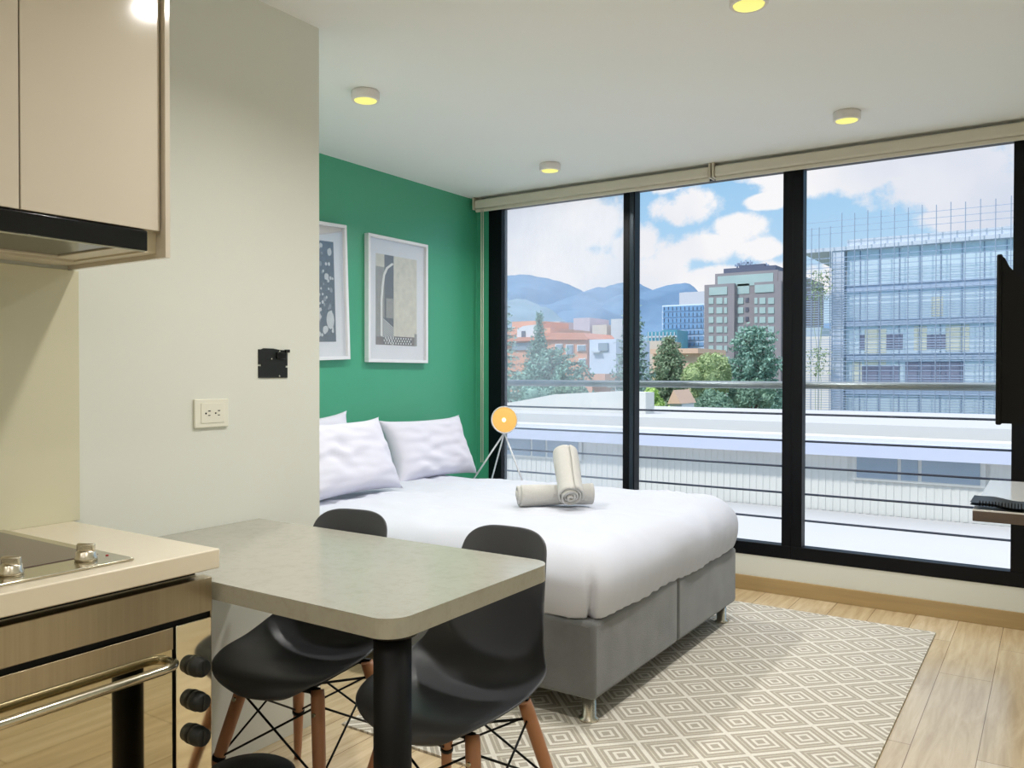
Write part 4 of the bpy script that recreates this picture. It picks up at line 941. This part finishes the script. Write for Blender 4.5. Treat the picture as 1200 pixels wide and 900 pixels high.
# ---------- trees
def leafmat(name, c, k=0.35): return mat(name, S(*c), 0.8, spec=0.25, noise_amt=k, noise_scale=0.9)
MT['bark'] = mat('bark', S(88, 78, 70), 0.95, noise_amt=0.2)
def leaf(b, p, size, rnd, up=0.4):
    a = Vector((rnd.gauss(0, 1), rnd.gauss(0, 1), rnd.gauss(0, 1))).normalized(); c = a.orthogonal().normalized(); c = (c*rnd.uniform(0.5, 1)).lerp(a.cross(c), rnd.random()).normalized()
    s = size*rnd.uniform(0.6, 1.2); v = [p-a*s, p+c*s*0.45, p+a*s, p-c*s*0.45]
    b._tag([b.bm.faces.new([b.bm.verts.new(q) for q in v])])
def broad(label, px, top, bot, hw, Y, col, seed, nl=9000, size=0.10, trunk=True, dens=1.0, group=None):
    rnd = random.Random(seed); T = at(px, top, Y); B = at(px, bot, Y); W_ = at(px+hw, top, Y).x-T.x; cz = (T.z+B.z)/2; hz = (T.z-B.z)/2
    t = thing('leafy_tree', label, 'tree', (T.x, Y, GZ), group)
    b = MB(); lobes = []
    for i in range(16):
        a = rnd.uniform(0, 2*PI); e = rnd.uniform(-0.9, 1); q = math.sqrt(1-min(1, e*e)); lobes.append((Vector((T.x+math.cos(a)*q*W_*0.62, Y+math.sin(a)*q*W_*0.62, cz+e*hz*0.62)), rnd.uniform(0.32, 0.5)*min(W_, hz*1.2)))
    for i in range(int(nl*dens)):
        c, r_ = lobes[rnd.randrange(len(lobes))]
        d = Vector((rnd.gauss(0, 1), rnd.gauss(0, 1), rnd.gauss(0, 1))).normalized(); leaf(b, c+d*r_*rnd.uniform(0.72, 1.05), size, rnd)
    for c, r_ in lobes:
        m0 = len(b.bm.faces); r2 = bmesh.ops.create_icosphere(b.bm, subdivisions=2, radius=r_*0.80, matrix=Matrix.Translation(c)); b._tag(set(f for v in r2['verts'] for f in v.link_faces), True)
    obj('crown', b, col, t, fixn=False)
    b = MB(); b.tube([(T.x, Y, GZ), (T.x+0.1, Y, (GZ+cz)/2), (T.x-0.05, Y, cz)], [0.28, 0.2, 0.12], n=8)
    for k in range(4):
        a = rnd.uniform(0, 2*PI); b.tube([(T.x, Y, B.z-0.4), (T.x+math.cos(a)*W_*0.4, Y+math.sin(a)*W_*0.4, cz)], [0.12, 0.04], n=6)
    obj('trunk', b, 'bark', t)
    return t
def conifer(label, px, top, bot, hw, Y, col, seed, tiers=16, droop=-0.25, up=0.0, dens=90, size=0.16, topw=0.08, taper=1.0, lopx=1.0):
    """trunk, whorls of long branches, needles along every branch"""
    rnd = random.Random(seed); T = at(px, top, Y); B = at(px, bot, Y); W_ = at(px+hw, top, Y).x-T.x
    t = thing('conifer_tree', label, 'tree', (T.x, Y, GZ)); b = MB(); tr = MB()
    tr.tube([(T.x, Y, GZ), (T.x, Y, (GZ+T.z)/2), (T.x, Y, T.z)], [0.26, 0.17, 0.03], n=8)
    for i in range(tiers):
        s = i/(tiers-1); z = T.z*(1-s)+B.z*s; R_ = W_*(topw+(1-topw)*s**taper)*rnd.uniform(0.75, 1.1)
        nb = 6+int(5*s); a0 = rnd.random()*6
        for k in range(nb):
            a = a0+k*2*PI/nb+rnd.uniform(-.25, .25); rr = R_*rnd.uniform(0.7, 1.12)
            pts = []
            for q in range(6):
                f = q/5; pts.append(Vector((T.x+math.cos(a)*rr*f, Y+math.sin(a)*rr*f, z+rr*(up*f-(-droop)*f*f+0.10*f**4))))
            tr.tube(pts, [0.05*(1-f/7) for f in range(6)], n=4)
            for m in range(int(dens*(0.25+0.75*s)*(0.5+rr/W_*0.5)/3)):
                f = rnd.uniform(0.15, 1.02)*4.999; j = min(4, int(f)); p = pts[j].lerp(pts[j+1], f-j)
                leaf(b, p+Vector((rnd.gauss(0, .10), rnd.gauss(0, .10), rnd.gauss(0, .08)-0.05))*(1+W_*0.12), size, rnd)
    obj('needles', b, col, t, fixn=False); obj('trunk', tr, 'bark', t); return t
MT['lf_olive'] = leafmat('olive_leaves', (176, 192, 140)); MT['lf_dark'] = leafmat('dark_leaves', (124, 154, 132)); MT['lf_teal'] = leafmat('blue_green_needles', (140, 176, 160)); MT['lf_grey'] = leafmat('grey_green_needles', (152, 176, 164)); MT['lf_bright'] = leafmat('bright_leaves', (180, 204, 122)); MT['lf_pale'] = leafmat('pale_feathery_leaves', (180, 208, 194)); MT['lf_spiky'] = leafmat('spiky_leaves', (146, 164, 132))
conifer('tall dark conifer partly hidden behind the first window mullion', 741, 340, 500, 34, 39, 'lf_grey', 11, tiers=22, droop=-0.15, up=0.12, dens=300, size=0.11)
conifer('spiky dark conifer with spreading branches right of the first mullion', 784, 398, 480, 30, 46, 'lf_spiky', 12, tiers=13, droop=-0.35, up=0.25, dens=520, size=0.13, topw=0.25, taper=0.55)
broad('rounded olive green tree in the middle pane', 829, 412, 470, 30, 42, 'lf_olive', 13)
broad('rounded dark green tree in front below the olive tree', 828, 458, 508, 32, 40, 'lf_dark', 14, size=0.10)
conifer('big blue-green cedar in front of the brick tower', 884, 386, 478, 40, 50, 'lf_teal', 15, tiers=13, droop=-0.12, up=0.12, dens=900, size=0.14, topw=0.42, taper=0.5)
broad('thin dark tree under the cedar with visible trunks', 880, 446, 482, 34, 42, 'lf_dark', 16, nl=5200, size=0.10)
conifer('wide layered cedar filling the left pane above the railing', 648, 412, 490, 66, 48, 'lf_teal', 17, tiers=11, droop=-0.10, up=0.10, dens=950, size=0.15, topw=0.25, taper=0.55)
conifer('narrow spire conifer rising behind the wide cedar', 632, 368, 440, 17, 57, 'lf_teal', 18, tiers=16, droop=-0.3, up=0.5, dens=300, size=0.11)
conifer('pale feathery conifer at the left edge of the window', 590, 326, 470, 26, 52, 'lf_pale', 19, tiers=18, droop=-0.2, up=0.15, dens=180, size=0.12)
broad('low bluish tree along the bottom of the left pane', 612, 446, 492, 42, 40, 'lf_teal', 20, nl=4200)
broad('low dark tree behind the roof block in the left pane', 668, 452, 480, 28, 36, 'lf_dark', 22, nl=3000)
broad('bright green bush beside the white roof block', 760, 452, 500, 17, 34, 'lf_bright', 23, nl=4200, size=0.10)
broad('bright green hedge below the spiky conifer', 790, 477, 502, 15, 33, 'lf_bright', 24, nl=2600, size=0.09)
# climbing plant on the scaffold
rnd = random.Random(31); b = MB(); cx_ = at(961, 400, 69.2).x
for y0, y1 in ((318, 352), (408, 440)):
    za, zb_ = at(961, y1, 69.2).z, at(961, y0, 69.2).z
    for i in range(210): leaf(b, Vector((cx_+rnd.gauss(0, 0.5), 68.7+rnd.gauss(0, .2), rnd.uniform(za, zb_))), 0.14, rnd)
for k in range(3):
    b.tube([(cx_+(k-1)*0.08, 68.7, GZ), (cx_+(k-1)*0.25, 68.7, at(961, 450, 69.2).z), (cx_+rnd.gauss(0, .2), 68.7, at(961, 380, 69.2).z), (cx_+rnd.gauss(0, .3), 68.7, at(961, 318, 69.2).z)], 0.02, n=4)
single('climbing_plant', b, 'lf_spiky', 'thin climbing plant with two leafy clumps in the open scaffold bay', 'plant')
